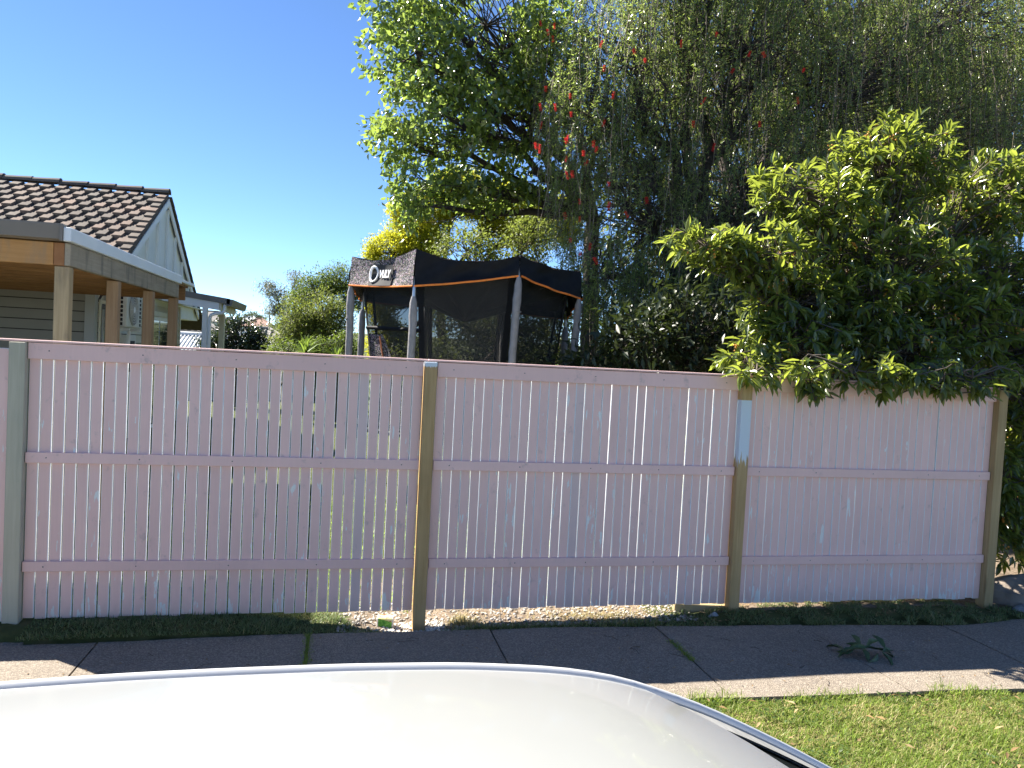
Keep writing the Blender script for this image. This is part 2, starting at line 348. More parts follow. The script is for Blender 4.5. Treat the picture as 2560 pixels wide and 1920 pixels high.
MAT['steel'] = mottled('galvanised_pole', (.50, .52, .55), .1, 5, .3, metal=.7); MAT['print'] = mottled('white_print', (.78, .78, .79), .05, 5, .7)
MAT['patch'] = mottled('logo_patch_black', (.030, .030, .032), .3, 60, .8)
MAT['rock_grey'] = mottled('grey_stone', (.22, .23, .24), .35, 7, .9, .6, 25); MAT['rock_brown'] = mottled('brown_grey_boulder', (.20, .165, .135), .4, 3.5, .9, .6, 20)
MAT['pebble'] = leafmat('pebbles', [(.20, .18, .16), (.34, .31, .28), (.50, .47, .43)], (.2, .2, .2), 0., .9, .2); MAT['gravel_white'] = leafmat('white_gravel_chips', [(.50, .46, .40), (.66, .62, .55), (.76, .73, .67)], (.2, .2, .2), 0., .9, .2)
MAT['litter'] = leafmat('dry_leaf_litter', [(.16, .10, .05), (.26, .17, .08), (.36, .27, .15)], (.3, .2, .1), .15, .8, .2)

# ------------------------------------------------------------------ ground sheet
def ground_z(x, y):
    z = np.where(y < -.22, -.03, .0)
    s = np.clip((-.2-y)/-.12+1, 0, 1)
    strip = (y >= -.30) & (y < 1.2)
    bank = .055*np.clip((-.15-x)/.5, 0, 1)*np.clip((y+.30)/.15, 0, 1)*np.clip((1.2-y)/.6, 0, 1)
    hol = -.075*np.exp(-((x-.52)/.34)**2)*np.clip((y+.27)/.12, 0, 1)*np.clip((.8-y)/.4, 0, 1)
    hol2 = -.022*np.clip((x-.5)/.4, 0, 1)*np.clip((2.6-x)/.3, 0, 1)*np.clip((y+.20)/.12, 0, 1)*np.clip((.8-y)/.4, 0, 1)
    hol3 = .030*np.clip((x-2.75)/.3, 0, 1)*np.clip((5.3-x)/.3, 0, 1)*np.clip((y+.24)/.12, 0, 1)*np.clip((.8-y)/.4, 0, 1)
    z = z+np.where(strip, bank+np.minimum(hol, hol2)+hol3, 0)
    far = np.interp(y, [18, 30, 45, 80, 150, 260, 600], [0, -.8, -1.6, -.5, 3.2, 6.5, 10])
    return z+far
xs = np.unique(np.concatenate([np.linspace(-3.5, 7.5, 220), np.linspace(-40, 40, 60), np.linspace(-700, 700, 41)]))
ys = np.unique(np.concatenate([np.linspace(-.6, 1.4, 70), [-.3, -.221, -.219], np.linspace(-4, 20, 60), np.linspace(-40, 60, 60), np.linspace(-300, 800, 60)]))
ys = ys[(ys > -3.44) | (ys < -12.5)]
GX, GY = np.meshgrid(xs, ys, indexing='ij'); GZ = ground_z(GX, GY)+np.where((GY > -1.2) & (GY < 1.4) & (GX > -3.5) & (GX < 7.5), RNG.normal(0, .004, GX.shape), 0)
GZ = np.where((GY < -3.3) & (GY > -14), -.35, GZ)
nx_, ny_ = GX.shape; idx = np.arange(nx_*ny_).reshape(nx_, ny_)
gm = np_mesh('ground', np.stack([GX, GY, GZ], -1).reshape(-1, 3), np.stack([idx[:-1, :-1], idx[1:, :-1], idx[1:, 1:], idx[:-1, 1:]], -1).reshape(-1, 4), MAT['terrain'], smooth=True)
soil = np.clip((GX-.0)/.25, 0, 1)*np.clip((GY+.21)/.10, 0, 1)*np.clip((2.6-GX)/.4, 0, 1)*np.clip((1.2-GY)/.4, 0, 1)
soil = np.maximum(soil, .8*np.clip((GX-2.6)/.3, 0, 1)*np.clip((GY+.12)/.1, 0, 1)*np.clip((2.5-GY)/.4, 0, 1))
soil = np.maximum(soil, .62*np.exp(-((GX+1.2)/.9)**2)*np.clip((GY+.10)/.1, 0, 1)*np.clip((.5-GY)/.2, 0, 1))
at = gm.attributes.new('soil', 'FLOAT', 'POINT'); at.data.foreach_set('value', soil.astype(np.float32).ravel())
tag(obj('ground', gm), 'soil and turf ground running from the verge to the far hill', kind='structure')
# footpath slabs
fp = tag(empty('footpath', (0, -.8, 0)), 'aged aggregate concrete footpath in front of the pink fence', kind='structure')
jx = [-5.0, -3.8, -2.6, -1.405, -.135, 1.09, 2.3, 3.46, 4.62, 5.8, 7.0, 8.2]
for i in range(len(jx)-1):
    a, b = jx[i]+.006, jx[i+1]-.006
    g0, g1 = (.010 if i == 3 else 0), (.010 if i == 4 else 0)
    yb = lambda x: np.interp(x, [-5, -1.9, 0, 1.5, 3.2, 4.8, 5.4, 8], [-.28, -.28, -.235, -.235, -.31, -.42, -.33, -.3])+.8
    yf = lambda x: np.interp(x, [-5, 2.1, 4.3, 8], [-1.33, -1.41, -1.505, -1.6])+.8
    n = 8; xx = np.linspace(a+g1*.5, b-g0*.5, n+1); dz = RNG.normal(0, .003, 4)
    mb = MB()
    def top(u, v):
        x = a+g1*.5+(b-g0*.5-a-g1*.5)*u; y = yf(x)+(yb(x)-yf(x))*v+RNG.normal(0, .003)*(1 if v in (0, 1) else 0)
        return (x, y, .004*math.sin(x*3+y*5)+dz[0]*u+dz[1]*v)
    rows = [[top(i_/n, j_/6) for j_ in range(7)] for i_ in range(n+1)]
    V = [p for r in rows for p in r]; mb.add(V, [(i_*7+j_, (i_+1)*7+j_, (i_+1)*7+j_+1, i_*7+j_+1) for i_ in range(n) for j_ in range(6)], 0, True)
    rim = [rows[k][0] for k in range(n+1)]+[rows[n][k] for k in range(1, 7)]+[rows[k][6] for k in range(n-1, -1, -1)]+[rows[0][k] for k in range(5, 0, -1)]
    m_ = len(rim); mb.add(rim+[(p[0], p[1], -.08) for p in rim], [(k, m_+k, m_+(k+1) % m_, (k+1) % m_) for k in range(m_)])
    mb.build('slab', MAT['concrete'], fp, fix=True)
MB().box(-6, -1.83, -.262, 1.0, -.1, -.003, 0, .004).build('driveway_apron', MAT['concrete'])['kind'] = 'structure'
tag(bpy.data.objects['driveway_apron'], 'concrete apron running in under the gate left of the fence')
# road and kerb behind the camera
tag(MB().box(-60, 60, -12.6, -3.58, -.4, -.13).build('road', MAT['asphalt']), 'road under the white car, paled to bounce light', kind='structure')
tag(MB().box(-60, 60, -3.58, -3.43, -.4, .0, 0, .015).build('kerb', MAT['kerb']), 'concrete kerb between verge and road', kind='structure')

# ------------------------------------------------------------------ pink fence
PX = [-1.978, .613, 3.048, 5.400]
fence = tag(empty('picket_fence', (0, 0, 0)), 'tall pink picket fence with three rails and timber posts beside the footpath', 'fence')
def picket_mesh(mat, h=1.735, w=.065, nm='picket'):
    b = MB().box(-w/2, w/2, 0, .019, 0, h, 0, .003, faces=lambda n: 0 if n.y < -.9 else 1)
    return b.mesh(nm, [mat, MAT['primer']])
pm, pmd = picket_mesh(MAT['pink']), picket_mesh(MAT['pink_dull'])
pms = [picket_mesh(MAT['pink'], 1.735, w) for w in (.0642, .0655)]+[pm]
dull = {(0, 28), (1, 15)}; greys = {(0, 5): 0}
for i in range(3):
    a, b = PX[i]+.047, PX[i+1]-.047; p = (b-a)/34
    for k in range(34):
        me = pmd if (i, k) in dull else pms[int(RNG.integers(0, 3))]
        o = obj('picket', me, fence, (a+p*(k+.5)+RNG.normal(0, .0006), RNG.normal(0, .0014), .066+RNG.normal(0, .0035)), (0, RNG.normal(0, .0008), 0))
        o.scale = (min(1, (p-.0006)/.0655), 1, 1)
        if (i, k) in dull: o['label'] = 'faded greyer picket'
    L = b-a
    for z0, z1, y0, y1 in ((1.735, 1.838, -.023, -.0035), (1.075, 1.1435, -.023, -.0035), (.375, .4407, -.023, -.0035)):
        off = .0 if i != 2 or z0 < 1.5 else .03
        bm = MB().box(-L/2+.004, L/2-.004+off, y0, y1, z0, z1, 0, .002, faces=lambda n: 0 if abs(n.y) > .9 else (0 if n.z > .3 else 0)).build('rail', MAT['pink_rail'], fence, ((a+b)/2, 0, 0))
    sc = MB()
    for z in (1.79, 1.11, .407):
        for xo in (.05, .27, .5, .73, .95):
            x = a+L*xo; sc.add([(x+.0042*math.cos(t*math.pi/4), -.0245, z+.0042*math.sin(t*math.pi/4)+RNG.normal(0, .001)) for t in range(8)]+[(x, -.0238, z)], [(t, (t+1) % 8, 8) for t in range(8)])
    sc.build('screw', MAT['screw'], fence)['kind'] = 'stuff'
capx = [-2.17, PX[1]-.02, PX[2]-.02, PX[3]-.0]
for i in range(3):
    MB().box(capx[i]+.0015, capx[i+1]-.0015, -.034, .032, 1.842, 1.856, 0, .003).build('capping', MAT['pink_rail'], fence)
for i, (m_, zt) in enumerate(zip(('post_grey', 'post_a', 'post_b', 'post_c'), (1.838, 1.838, 1.74, 1.80))):
    w = .048 if i == 0 else .045
    zt = 1.838
    o = MB().box(-w+.0015, w-.0015, -.055, .045, -.25, zt, 0, .004).build('post', MAT[m_], fence, (PX[i], 0, 0))
    o['label'] = ('grey green weathered post', 'timber post with a dab of white paint at its top', 'timber post with a white painted stripe', 'knotty timber end post')[i]
# short full-height boards left of the first post, then a low run beyond the frame
for k in range(2):
    obj('picket', pms[2], fence, (PX[0]-.05-.034-.07*k, -.03, .06))
for k in range(30):
    o = obj('picket', picket_mesh(MAT['pink'], .80) if k == 0 else lowm, fence, (PX[0]-.26-.074*k, 0, .066)); lowm = o.data
MB().box(PX[0]-2.6, PX[0]-.2, -.023, -.0035, .62, .69, 0, .002).build('rail', MAT['pink_rail'], fence)
MB().box(PX[0]-2.6, PX[0]-.2, -.023, -.0035, .2, .27, 0, .002).build('rail', MAT['pink_rail'], fence)

# ------------------------------------------------------------------ house
HX = -3.6
house = tag(empty('house', (HX, 10, 0)), 'house with brown tiled gable roof and grey weatherboard walls behind the fence', 'house')
def hx(o): o.matrix_parent_inverse = house.matrix_world.inverted() if False else Matrix.Translation((-HX, -10, 0)); return o
H = lambda mb, name, mat: hx(mb.build(name, mat, house))
apY, apZ, sl_ = 11.48, 4.80, .535
# front wall boards (grey), side wall boards (cream)
bh = .150
for k in range(16):
    z0 = .12+k*bh
    prof = [(6.98-.034, z0+.014), (6.98, z0+.014), (6.98, z0+bh), (6.98-.014, z0+bh)]
    H(MB().prism(prof, 'x', -13.5, HX-.085), 'weatherboard', MAT['board_grey'])
    prof = [(HX+.034, z0+.012), (HX, z0+.012), (HX, z0+bh), (HX+.014, z0+bh)]
    H(MB().prism(prof, 'y', 7.09, 13.0), 'weatherboard', MAT['board_cream'])
H(MB().box(HX-.09, HX+.045, 6.93, 7.085, .05, 2.56, 0, .004), 'corner_board', MAT['trim_grey'])
H(MB().box(-13.5, HX-.02, 7.0, 13.0, .0, 2.53), 'wall_core', MAT['tile_under'])
H(MB().box(HX-.3, HX+.045, 13.003, 13.09, .05, 2.6, 0, .004), 'corner_board', MAT['cream'])
# gable end
g0, g1 = apY-4.45, apY+4.0
H(MB().prism([(g0, apZ-.12-sl_*4.45), (g1, apZ-.12-.58*4.0), (apY, apZ-.12)], 'x', HX-.4, HX-.02), 'gable_panel', MAT['gable'])
for y in np.arange(apY-3.75, apY+3.9, .78):
    zt = apZ-.2-(sl_*(apY-y) if y < apY else .58*(y-apY)); zb = 2.66
    if zt-zb > .12: H(MB().box(HX-.02, HX+.03, y-.03, y+.03, zb, zt, 0, .003), 'gable_batten', MAT['gable'])
H(MB().box(HX-.4, HX+.10, 9.2, 16.0, 2.64, 2.67), 'soffit', MAT['cream'])
for sgn, s_, l in ((-1, sl_, 4.05), (1, .58, 3.75)):
    P0 = Vector((HX+.055, apY, apZ-.10)); P1 = Vector((HX+.055, apY+sgn*l, apZ-.10-s_*l))
    H(MB().add([P0+Vector((dx, 0, dz)) for dx in (-.03, .0) for dz in (-.13, .02)]+[P1+Vector((dx, 0, dz)) for dx in (-.03, .0) for dz in (-.13, .02)],
               [(0, 1, 3, 2), (4, 6, 7, 5), (0, 4, 5, 1), (2, 3, 7, 6), (0, 2, 6, 4), (1, 5, 7, 3)]), 'barge_board', MAT['white'])
# roof: sarking slab, tiles, ridge caps
def roofpt(x, d, h, sgn=-1, s_=sl_):
    c = 1/math.sqrt(1+s_*s_); return Vector((x, apY+sgn*(d*c-h*s_*c*-1*-1*-1 if False else d*c+h*s_*c), apZ-d*s_*c+h*c))
roof = H(MB().add([roofpt(x, d, h, sg, s2) for sg, s2, L_ in ((-1, sl_, 4.98), (1, .58, 5.2)) for x in (-13.6, HX+.04) for d in (0, L_) for h in (-.075, -.045)],
                  [(0, 1, 3, 2), (4, 6, 7, 5), (0, 4, 5, 1), (2, 3, 7, 6), (0, 2, 6, 4), (1, 5, 7, 3), (8, 10, 11, 9), (12, 13, 15, 14), (8, 9, 13, 12), (10, 14, 15, 11), (8, 12, 14, 10), (9, 11, 15, 13)]), 'roof', MAT['tile_under'])
tw, tg = .262, .278
tb = MB(); prof = [(0, -.010), (.088, -.010), (.100, .034), (.175, .036), (.252, .034), (.262, -.006)]
n_ = len(prof)
for zoff, yy in ((.030, .0), (.0, -(tg+.03))):  # butt end is lifted
    pass
Vt = [(x, 0, h+.036) for x, h in prof]+[(x, tg+.035, h*.9+.002) for x, h in prof]+[(x, 0, h*.25-.022) for x, h in prof]
tb.add(Vt, [(i, i+1, n_+i+1, n_+i) for i in range(n_-1)]+[(i+1, i, 2*n_+i, 2*n_+i+1) for i in range(n_-1)]+[(0, n_, 2*n_), (n_-1, 3*n_-1, 2*n_-1)])
tme = tb.mesh('tile', MAT['tile'])
c_ = 1/math.sqrt(1+sl_*sl_); trot = Euler((math.atan(sl_), 0, 0))
rest = MB(); roofinv = Matrix.Translation((0, 0, 0))
for r in range(17):
    d = .10+(r+1)*tg
    for k in range(38):
        x = HX+.06-tw*(k+1)+(tw*.5 if r % 2 and k else 0)
        p = roofpt(x, d, 0)
        if k < 17:
            o = obj('tile', tme, roof, None); o.matrix_parent_inverse = Matrix.Identity(4)
            o.location = p+Vector((RNG.normal(0, .003), 0, 0)); o.rotation_euler = (math.atan(sl_)+RNG.normal(0, .006), RNG.normal(0, .006), RNG.normal(0, .006))
        else:
            m3 = trot.to_matrix(); rest.add([m3 @ Vector(v)+p for v in Vt], tb.f)
o = rest.build('tiles_beyond', MAT['tile'], roof); o['kind'] = 'stuff'
rc = MB(); ra = [(math.cos(t)*.125, math.sin(t)*.10) for t in np.linspace(.05, math.pi-.05, 7)]
V = [(0, a, b) for a, b in ra]+[(.53, a*1.12, b*1.12+.016) for a, b in ra]+[(.53, a*.95, b*.95) for a, b in ra]
rc.add(V, [(i, i+1, 8+i-1+1-1+0, 7+i) if False else (i, i+1, 7+i+1, 7+i) for i in range(6)]+[(7+i, 7+i+1, 14+i+1, 14+i) for i in range(6)], 0, False)
rme = rc.mesh('ridge_cap', MAT['tile'], True)
for k in range(19):
    o = obj('ridge_cap', rme, roof); o.location = (HX+.05-.5*(k+1)-.02, apY, apZ-.005+RNG.normal(0, .004)); o.rotation_euler = (0, 0, RNG.normal(0, .01))
# rake edge tiles on the far slope (seen end-on)
for k in range(16):
    d = .1+k*.318; c2 = 1/math.sqrt(1+.58**2)
    y = apY+d*c2; z = apZ-d*.58*c2
    MB().box(-.32, 0, 0, .345, -.02, .03, 0, .004).build('verge_tile', MAT['tile'], roof, (HX+.085, y, z), (-math.atan(.58)+.05, 0, 0))
# side wall fittings
fr = H(MB().box(HX+.036, HX+.06, 7.14, 8.02, 1.25, 2.42, 0, .003), 'window', MAT['cream'])
MB().box(HX+.061, HX+.068, 7.22, 7.94, 1.33, 2.36).build('pane', MAT['glass_blue'], fr)
MB().box(HX+.069, HX+.085, 7.20, 7.28, 1.3, 2.28, 0, .002).build('sash', MAT['trim_grey'], fr)
dr = H(MB().box(HX+.036, HX+.07, 10.05, 11.75, .15, 2.30, 0, .003), 'sliding_door', MAT['white'])
for y0, y1 in ((10.13, 10.86), (10.94, 11.67)):
    MB().box(HX+.071, HX+.078, y0, y1, .22, 2.22).build('pane', MAT['glass_dark'], dr)
MB().box(HX+.07, HX+.10, 10.03, 11.77, 2.302, 2.40, 0, .003).build('door_head', MAT['cream'], dr)
H(MB().tube([(HX+.06, 12.4, .1), (HX+.06, 12.4, 2.4)], .022, 8), 'conduit', MAT['trim_grey'])
# air conditioner on bracket
ax0, ax1, ay0, ay1, az0, az1 = -3.56, -3.245, 7.40, 8.30, 2.03, 2.60
ac = tag(empty('air_conditioner', (-3.36, 7.9, 2.0)), 'white outdoor air conditioner unit on a wall bracket under the pergola', 'air conditioner')
A = lambda mb, n, m: setattr(mb.build(n, m, ac), 'matrix_parent_inverse', Matrix.Translation((3.36, -7.9, -2.0)))
A(MB().box(ax0, ax1, ay0, ay1, az0, az1, 0, .018), 'casing', MAT['ac'])
for k in range(8):
    z = az0+.03+k*.066
    A(MB().box(ax1-.115, ax1-.05, ay0-.006, ay0-.001, z, z+.048, 0, .002), 'vent_slot', MAT['black'])
    A(MB().box(ax1+.001, ax1+.006, ay1-.13, ay1-.05, z, z+.045, 0, .002), 'vent_slot', MAT['black'])
fc = Vector((ax1, ay0+.40, (az0+az1)/2))
fr_ = MB()
for rr in (.245, .205, .165, .125, .085, .05):
    fr_.tube([fc+Vector((.014, rr*math.cos(t), rr*math.sin(t))) for t in np.linspace(0, 2*math.pi, 29)], .006, 5, cap=False)
for t in np.linspace(0, math.pi, 7)[:-1]:
    fr_.tube([fc+Vector((.016, .24*math.cos(t), .24*math.sin(t))), fc-Vector((-.016, .24*math.cos(t), .24*math.sin(t)))], .004, 4)
A(fr_, 'fan_grille', MAT['ac'])
A(MB().add([fc+Vector((.004, .25*math.cos(t), .25*math.sin(t))) for t in np.linspace(0, 2*math.pi, 25)[:-1]], [tuple(range(24))]), 'fan_recess', mottled('grille_grey', (.20, .20, .19), .1, 9, .6))
A(MB().add([fc+Vector((.02, .05*math.cos(t), .05*math.sin(t))) for t in np.linspace(0, 2*math.pi, 17)[:-1]], [tuple(range(16))]), 'fan_hub', MAT['white'])
A(MB().box(HX+.02, ax1+.02, ay0+.1, ay0+.15, az0-.05, az0-.01).box(HX+.02, ax1+.02, ay1-.15, ay1-.1, az0-.05, az0-.01).box(HX+.02, HX+.06, ay0, ay1, az0-.16, az0-.055), 'bracket', MAT['ac'])
A(MB().tube([(-3.45, ay1+.05, az0+.1), (-3.45, ay1+.1, az0), (-3.5, ay1+.1, .4)], .03, 8), 'pipe_cover', MAT['white'])
mtr = tag(empty('meter_box', (HX+.08, 8.6, 1.5)), 'small pale box with dark panel on wall below air conditioner', 'meter box')
MB().box(-.055, .06, -.3, .3, -.35, .42, 0, .01).build('case', MAT['ac'], mtr); MB().box(.062, .068, -.1, .2, -.2, .32, 0, .002).build('panel', MAT['black'], mtr)

# ------------------------------------------------------------------ pergola
pg = tag(empty('pergola', (-2.244, 1.7, 0)), 'timber pergola with orange front beam and grey stained side beam beside the house', 'pergola')
def G(mb, n, m):
    o = mb.build(n, m, pg); o.matrix_parent_inverse = Matrix.Translation((2.244, -1.7, 0)); return o
ex = -2.244
for y, m_ in ((1.7, 'post_tan'), (3.15, 'post_pine'), (4.62, 'post_pine'), (6.0, 'post_pine')):
    G(MB().box(ex-.125, ex-.012, y+.012, y+.125, -.2, 2.462, 0, .006), 'post', MAT[m_])
for px_ in (-5.9, -9.5): G(MB().box(px_, px_+.11, 1.72, 1.83, -.2, 2.46, 0, .006), 'post', MAT['post_tan'])
G(MB().box(-9.6, ex-.002-.13, 1.70, 1.745, 2.466, 2.655, 0, .004), 'beam', MAT['beam_new'])
G(MB().box(ex-.128, ex-.046, 1.698, 1.745, 2.466, 2.655, 0, .004), 'beam_end', wood('reddish_end_grain', (.27, .12, .05), (.40, .2, .09), (9, 9, 9)))
G(MB().box(ex-.044, ex, 1.69, 6.06, 2.466, 2.655, 0, .004), 'beam', MAT['beam_old'])
for k in range(10):
    y = 2.25+.5*k; z = 2.66
    G(MB().box(-9.6, ex-.05, y, y+.045, 2.47, 2.655, 0, .003), 'joist', MAT['joist'])
G(MB().box(-9.6, ex-.05, 1.75, 6.97, 2.662, 2.69), 'roof_lining', MAT['joist'])
G(MB().box(-9.6, ex+.02, 1.66, 7.1, 2.694, 2.735, 0, .004), 'roof_sheet', MAT['flash'])
gp = [(1.60, 2.675), (1.66, 2.66), (1.69, 2.665), (1.69, 2.80), (1.585, 2.80), (1.585, 2.785)]
G(MB().prism(gp, 'x', -9.6, ex-.05), 'gutter', MAT['gutter'])
G(MB().box(ex-.049, ex-.03, 1.58, 1.69, 2.66, 2.80), 'gutter_end', MAT['gutter'])
G(MB().box(ex-.03, ex+.028, 1.60, 6.10, 2.66, 2.775, 0, .006), 'flashing', MAT['flash'])
sp = MB()
for z in (2.60, 2.545): sp.box(ex-.30, ex-.24, 2.18, 2.245, z-.022, z+.018, 0, .008)
G(sp, 'spotlight', MAT['black'])

# ------------------------------------------------------------------ porch behind the pergola
po = tag(empty('porch', (-2.8, 11, 0)), 'small flat roofed porch on white posts with a bent downpipe behind the pergola', 'porch')
def PO(mb, n, m):
    o = mb.build(n, m, po); o.matrix_parent_inverse = Matrix.Translation((2.8, -11, 0)); return o
def slab_sl(x0, x1, y0, y1, z0, z1, t):   # slopes from z0 at x0 to z1 at x1
    return MB().prism([(x0, z0-t), (x1, z1-t), (x1, z1), (x0, z0)], 'y', y0, y1)
PO(slab_sl(-3.58, -2.30, 10.93, 13.2, 2.905, 2.745, .045), 'roof_sheet', MAT['gutter'])
PO(slab_sl(-3.58, -2.23, 10.90, 10.925, 2.91, 2.742, .115), 'roof_edge', MAT['gutter'])
PO(slab_sl(-3.58, -2.44, 10.935, 10.985, 2.79, 2.655, .15), 'beam', MAT['white'])
for k in range(5): PO(slab_sl(-3.55, -2.40, 11.2+.42*k, 11.245+.42*k, 2.80, 2.69, .12), 'rafter', MAT['joist'])
PO(MB().box(-2.44, -2.40, 10.99, 13.1, 2.50, 2.655), 'side_beam', MAT['cream'])
PO(MB().prism([(-2.30, 2.60), (-2.20, 2.60), (-2.17, 2.73), (-2.29, 2.74)], 'y', 10.90, 13.2), 'gutter', MAT['gutter'])
PO(MB().box(-2.75, -2.655, 10.94, 11.035, 0, 2.61, 0, .006), 'post', MAT['white'])
PO(MB().box(-2.74, -2.62, 13.0, 13.12, 0, 2.5, 0, .006), 'post', MAT['cream'])
PO(MB().tube([(-2.33, 10.96, 2.62), (-2.33, 10.96, 2.52), (-2.36, 10.96, 2.46), (-2.52, 10.96, 2.43), (-2.585, 10.96, 2.40), (-2.61, 10.96, 2.33), (-2.61, 10.96, .1)], .036, 10), 'downpipe', MAT['white'])

# ------------------------------------------------------------------ trampoline
tr = tag(empty('trampoline', (1.632, 5.092, 0)), 'octagonal trampoline with black canopy, orange trim and grey sleeved poles behind the fence', 'trampoline')
def T(mb, n, m, fix=False): return mb.build(n, m, tr, fix=fix)
TR, TT = 1.6, -2.1178
ang = [TT+k*math.pi/4 for k in range(8)]
cor = [Vector((TR*math.cos(a), TR*math.sin(a), 0)) for a in ang]       # FL FR R BR B2 B1 BL L
ztop = [3.108, 3.103, 3.05, 2.86, 2.95, 2.95, 2.98, 3.065]
zbot = [2.665, 2.855, 2.70, 2.48, 2.60, 2.60, 2.58, 2.70]
lean = [(.0, .0), (-.03, 0), (-.05, 0), (0, 0), (0, 0), (0, 0), (0, 0), (.01, 0)]
for k in range(8):
    c = cor[k]; zb = zbot[k]
    P = [c+Vector((lean[k][0]*2, 0, .55)), c+Vector((lean[k][0], 0, 1.6)), c+Vector((0, 0, zb-.02))]
    slip = k in (0, 6, 3)
    zt = zb-(.12 if slip else .01)
    pole = T(MB().tube([c*1.005+Vector((lean[k][0]*2.2, 0, 0))]+P+[c*.985+Vector((0, 0, zb+.12))], .021, 10), 'pole', MAT['steel'])
    Q = []; rad = []
    for j in range(26):
        z = .6+(zt-.6)*j/25; u = j/25
        Q.append(c+Vector((lean[k][0]*2*(1-u)+RNG.normal(0, .0025), RNG.normal(0, .0025), z))); rad.append(.047+RNG.normal(0, .0016)+(.004 if j % 9 == 4 else 0))
    rad[-1] = .026; rad[-2] = .045
    s2 = 22 if not slip else None
    MB().tube(Q, rad, 12).build('sleeve', MAT['sleeve'], pole)
    if not slip:
        MB().tube([c+Vector((0, 0, zt-.42)), c+Vector((0, 0, zt-.405))], .053, 12).build('strap', MAT['sleeve'], pole)
# canopy: sagging top + valance
cz = 2.36
SAG = [.11, .035, .05, .06, .08, .08, .06, .085]
def canopy_top(u, v):
    # u around 0..8 edges, v 0 centre..1 rim
    k = int(min(u*8, 7.999)); t = u*8-k; a, b = cor[k], cor[(k+1) % 8]; za, zb = ztop[k], ztop[(k+1) % 8]
    sag = SAG[k]*(1-(2*t-1)**2)
    rim = a.lerp(b, t)*(1-.015*(1-(2*t-1)**2)); zr = za+(zb-za)*t-sag
    ridge = abs(2*t-1)**2.2*.16*math.sin(math.pi*min(1, v))
    z = cz+(zr-cz)*v**1.25+ridge*.6+.012*math.sin(11*u*6.28+v*9)
    return (rim.x*v, rim.y*v, z)
cmb = MB(); cmb.grid(canopy_top, 96, 12)
T(cmb, 'canopy', MAT['canopy'], True)
LM = MB(); LM.grid(lambda u, v: (lambda p: (p[0]*.985, p[1]*.985, p[2]-.015))(canopy_top(u, v)), 64, 8)
LM.build('dark_underside_sheet', MAT['canopy_plain'], tr)  # added black sheet that puts the underside's shade into colour
canopy_obj = [c for c in tr.children if c.name.split('.')[0] == 'canopy'][0]
for k in range(8):
    a, b = cor[k], cor[(k+1) % 8]
    nrm = Vector(((a+b).x, (a+b).y, 0)).normalized()
    def val(u, v, k=k, a=a, b=b, nrm=nrm):
        sagt = SAG[k]*(1-(2*u-1)**2)
        zt = ztop[k]+(ztop[(k+1) % 8]-ztop[k])*u-sagt; zb = zbot[k]+(zbot[(k+1) % 8]-zbot[k])*u-.012*math.sin(math.pi*u)
        p = a.lerp(b, u)*(1-.015*(1-(2*u-1)**2))
        wr = .25 if k == 7 else 1.
        bulge = -.035*math.sin(math.pi*v)*math.sin(math.pi*u)+wr*.014*math.sin(17*u+6*v+k)+wr*.03*math.sin(5*u+2*v+k*2)*math.sin(math.pi*v)*(1-abs(2*u-1))
        p = p+nrm*(bulge+.03*v)
        return (p.x, p.y, zt+(zb-zt)*v)
    MB().grid(val, 22, 10).build('valance', MAT['canopy'] if k in (7, 6) else MAT['canopy_plain'], canopy_obj)  # sunlit faces take the glinting cloth, shaded faces the plain black copy
    e = [Vector(val(i/16, 1)) for i in range(17)]
    tm = MB()
    V = []
    for p in e: V += [p+nrm*.006+Vector((0, 0, .011)), p+nrm*.009, p+nrm*.006-Vector((0, 0, .011)), p-nrm*.004-Vector((0, 0, .011)), p-nrm*.004+Vector((0, 0, .011))]
    tm.add(V, [(i*5+j, i*5+(j+1) % 5, (i+1)*5+(j+1) % 5, (i+1)*5+j) for i in range(16) for j in range(5)])
    tm.build('orange_trim', MAT['orange'], canopy_obj, fix=True)
    if k == 7:
        # sewn logo patch: ring and word on the left face
        tang = (b-a).normalized()
        def onface(s, h):   # s metres along, h metres above trim
            L_ = (b-a).length; u = s/L_; zt = Vector(val(u, 0)).z; zb_ = Vector(val(u, 1)).z; v = 1-h/(zt-zb_); return Vector(val(u, v))+nrm*.016
        s0, s1, hh = .36, .80, .27
        MB().grid(lambda u, v: onface(s0+(s1-s0)*u, .012+(hh-.012)*v), 12, 8).build('logo_patch', MAT['patch'], canopy_obj)
        lg = MB()
        for q, (rx, rz) in enumerate(((.068, .098), (.056, .085), (.062, .092))):
            pts = []
            for t in np.linspace(0, 2*math.pi, 33):
                r2 = 1+.06*math.sin(t*2+q*2)
                pts.append(onface(s0+.082+rx*r2*math.cos(t+q)+.008*q, .155+rz*r2*math.sin(t+q))+nrm*(.014+.001*q))
            wd = [.004+.007*abs(math.sin(t*.5+q)) for t in np.linspace(0, 2*math.pi, 33)]
            lg.tube(pts, wd, 5, cap=False)
        cu = bpy.data.curves.new('word', 'FONT'); cu.body = 'VULY'; cu.size = .128; cu.shear = .12; cu.offset = .006; cu.extrude = .002; cu.resolution_u = 3; cu.space_character = .98
        co_ = bpy.data.objects.new('word', cu); COL.objects.link(co_); bpy.context.view_layer.update()
        wm = bpy.data.meshes.new_from_object(co_.evaluated_get(bpy.context.evaluated_depsgraph_get())); bpy.data.objects.remove(co_)
        wv = [v.co.copy() for v in wm.vertices]; wf = [tuple(p.vertices) for p in wm.polygons]
        xw = max(v.x for v in wv)
        lg.add([onface(s0+.19+v.x*.235/xw, .115+v.y)+nrm*(.018+v.z) for v in wv], wf)
        lg.build('logo', MAT['print'], canopy_obj)
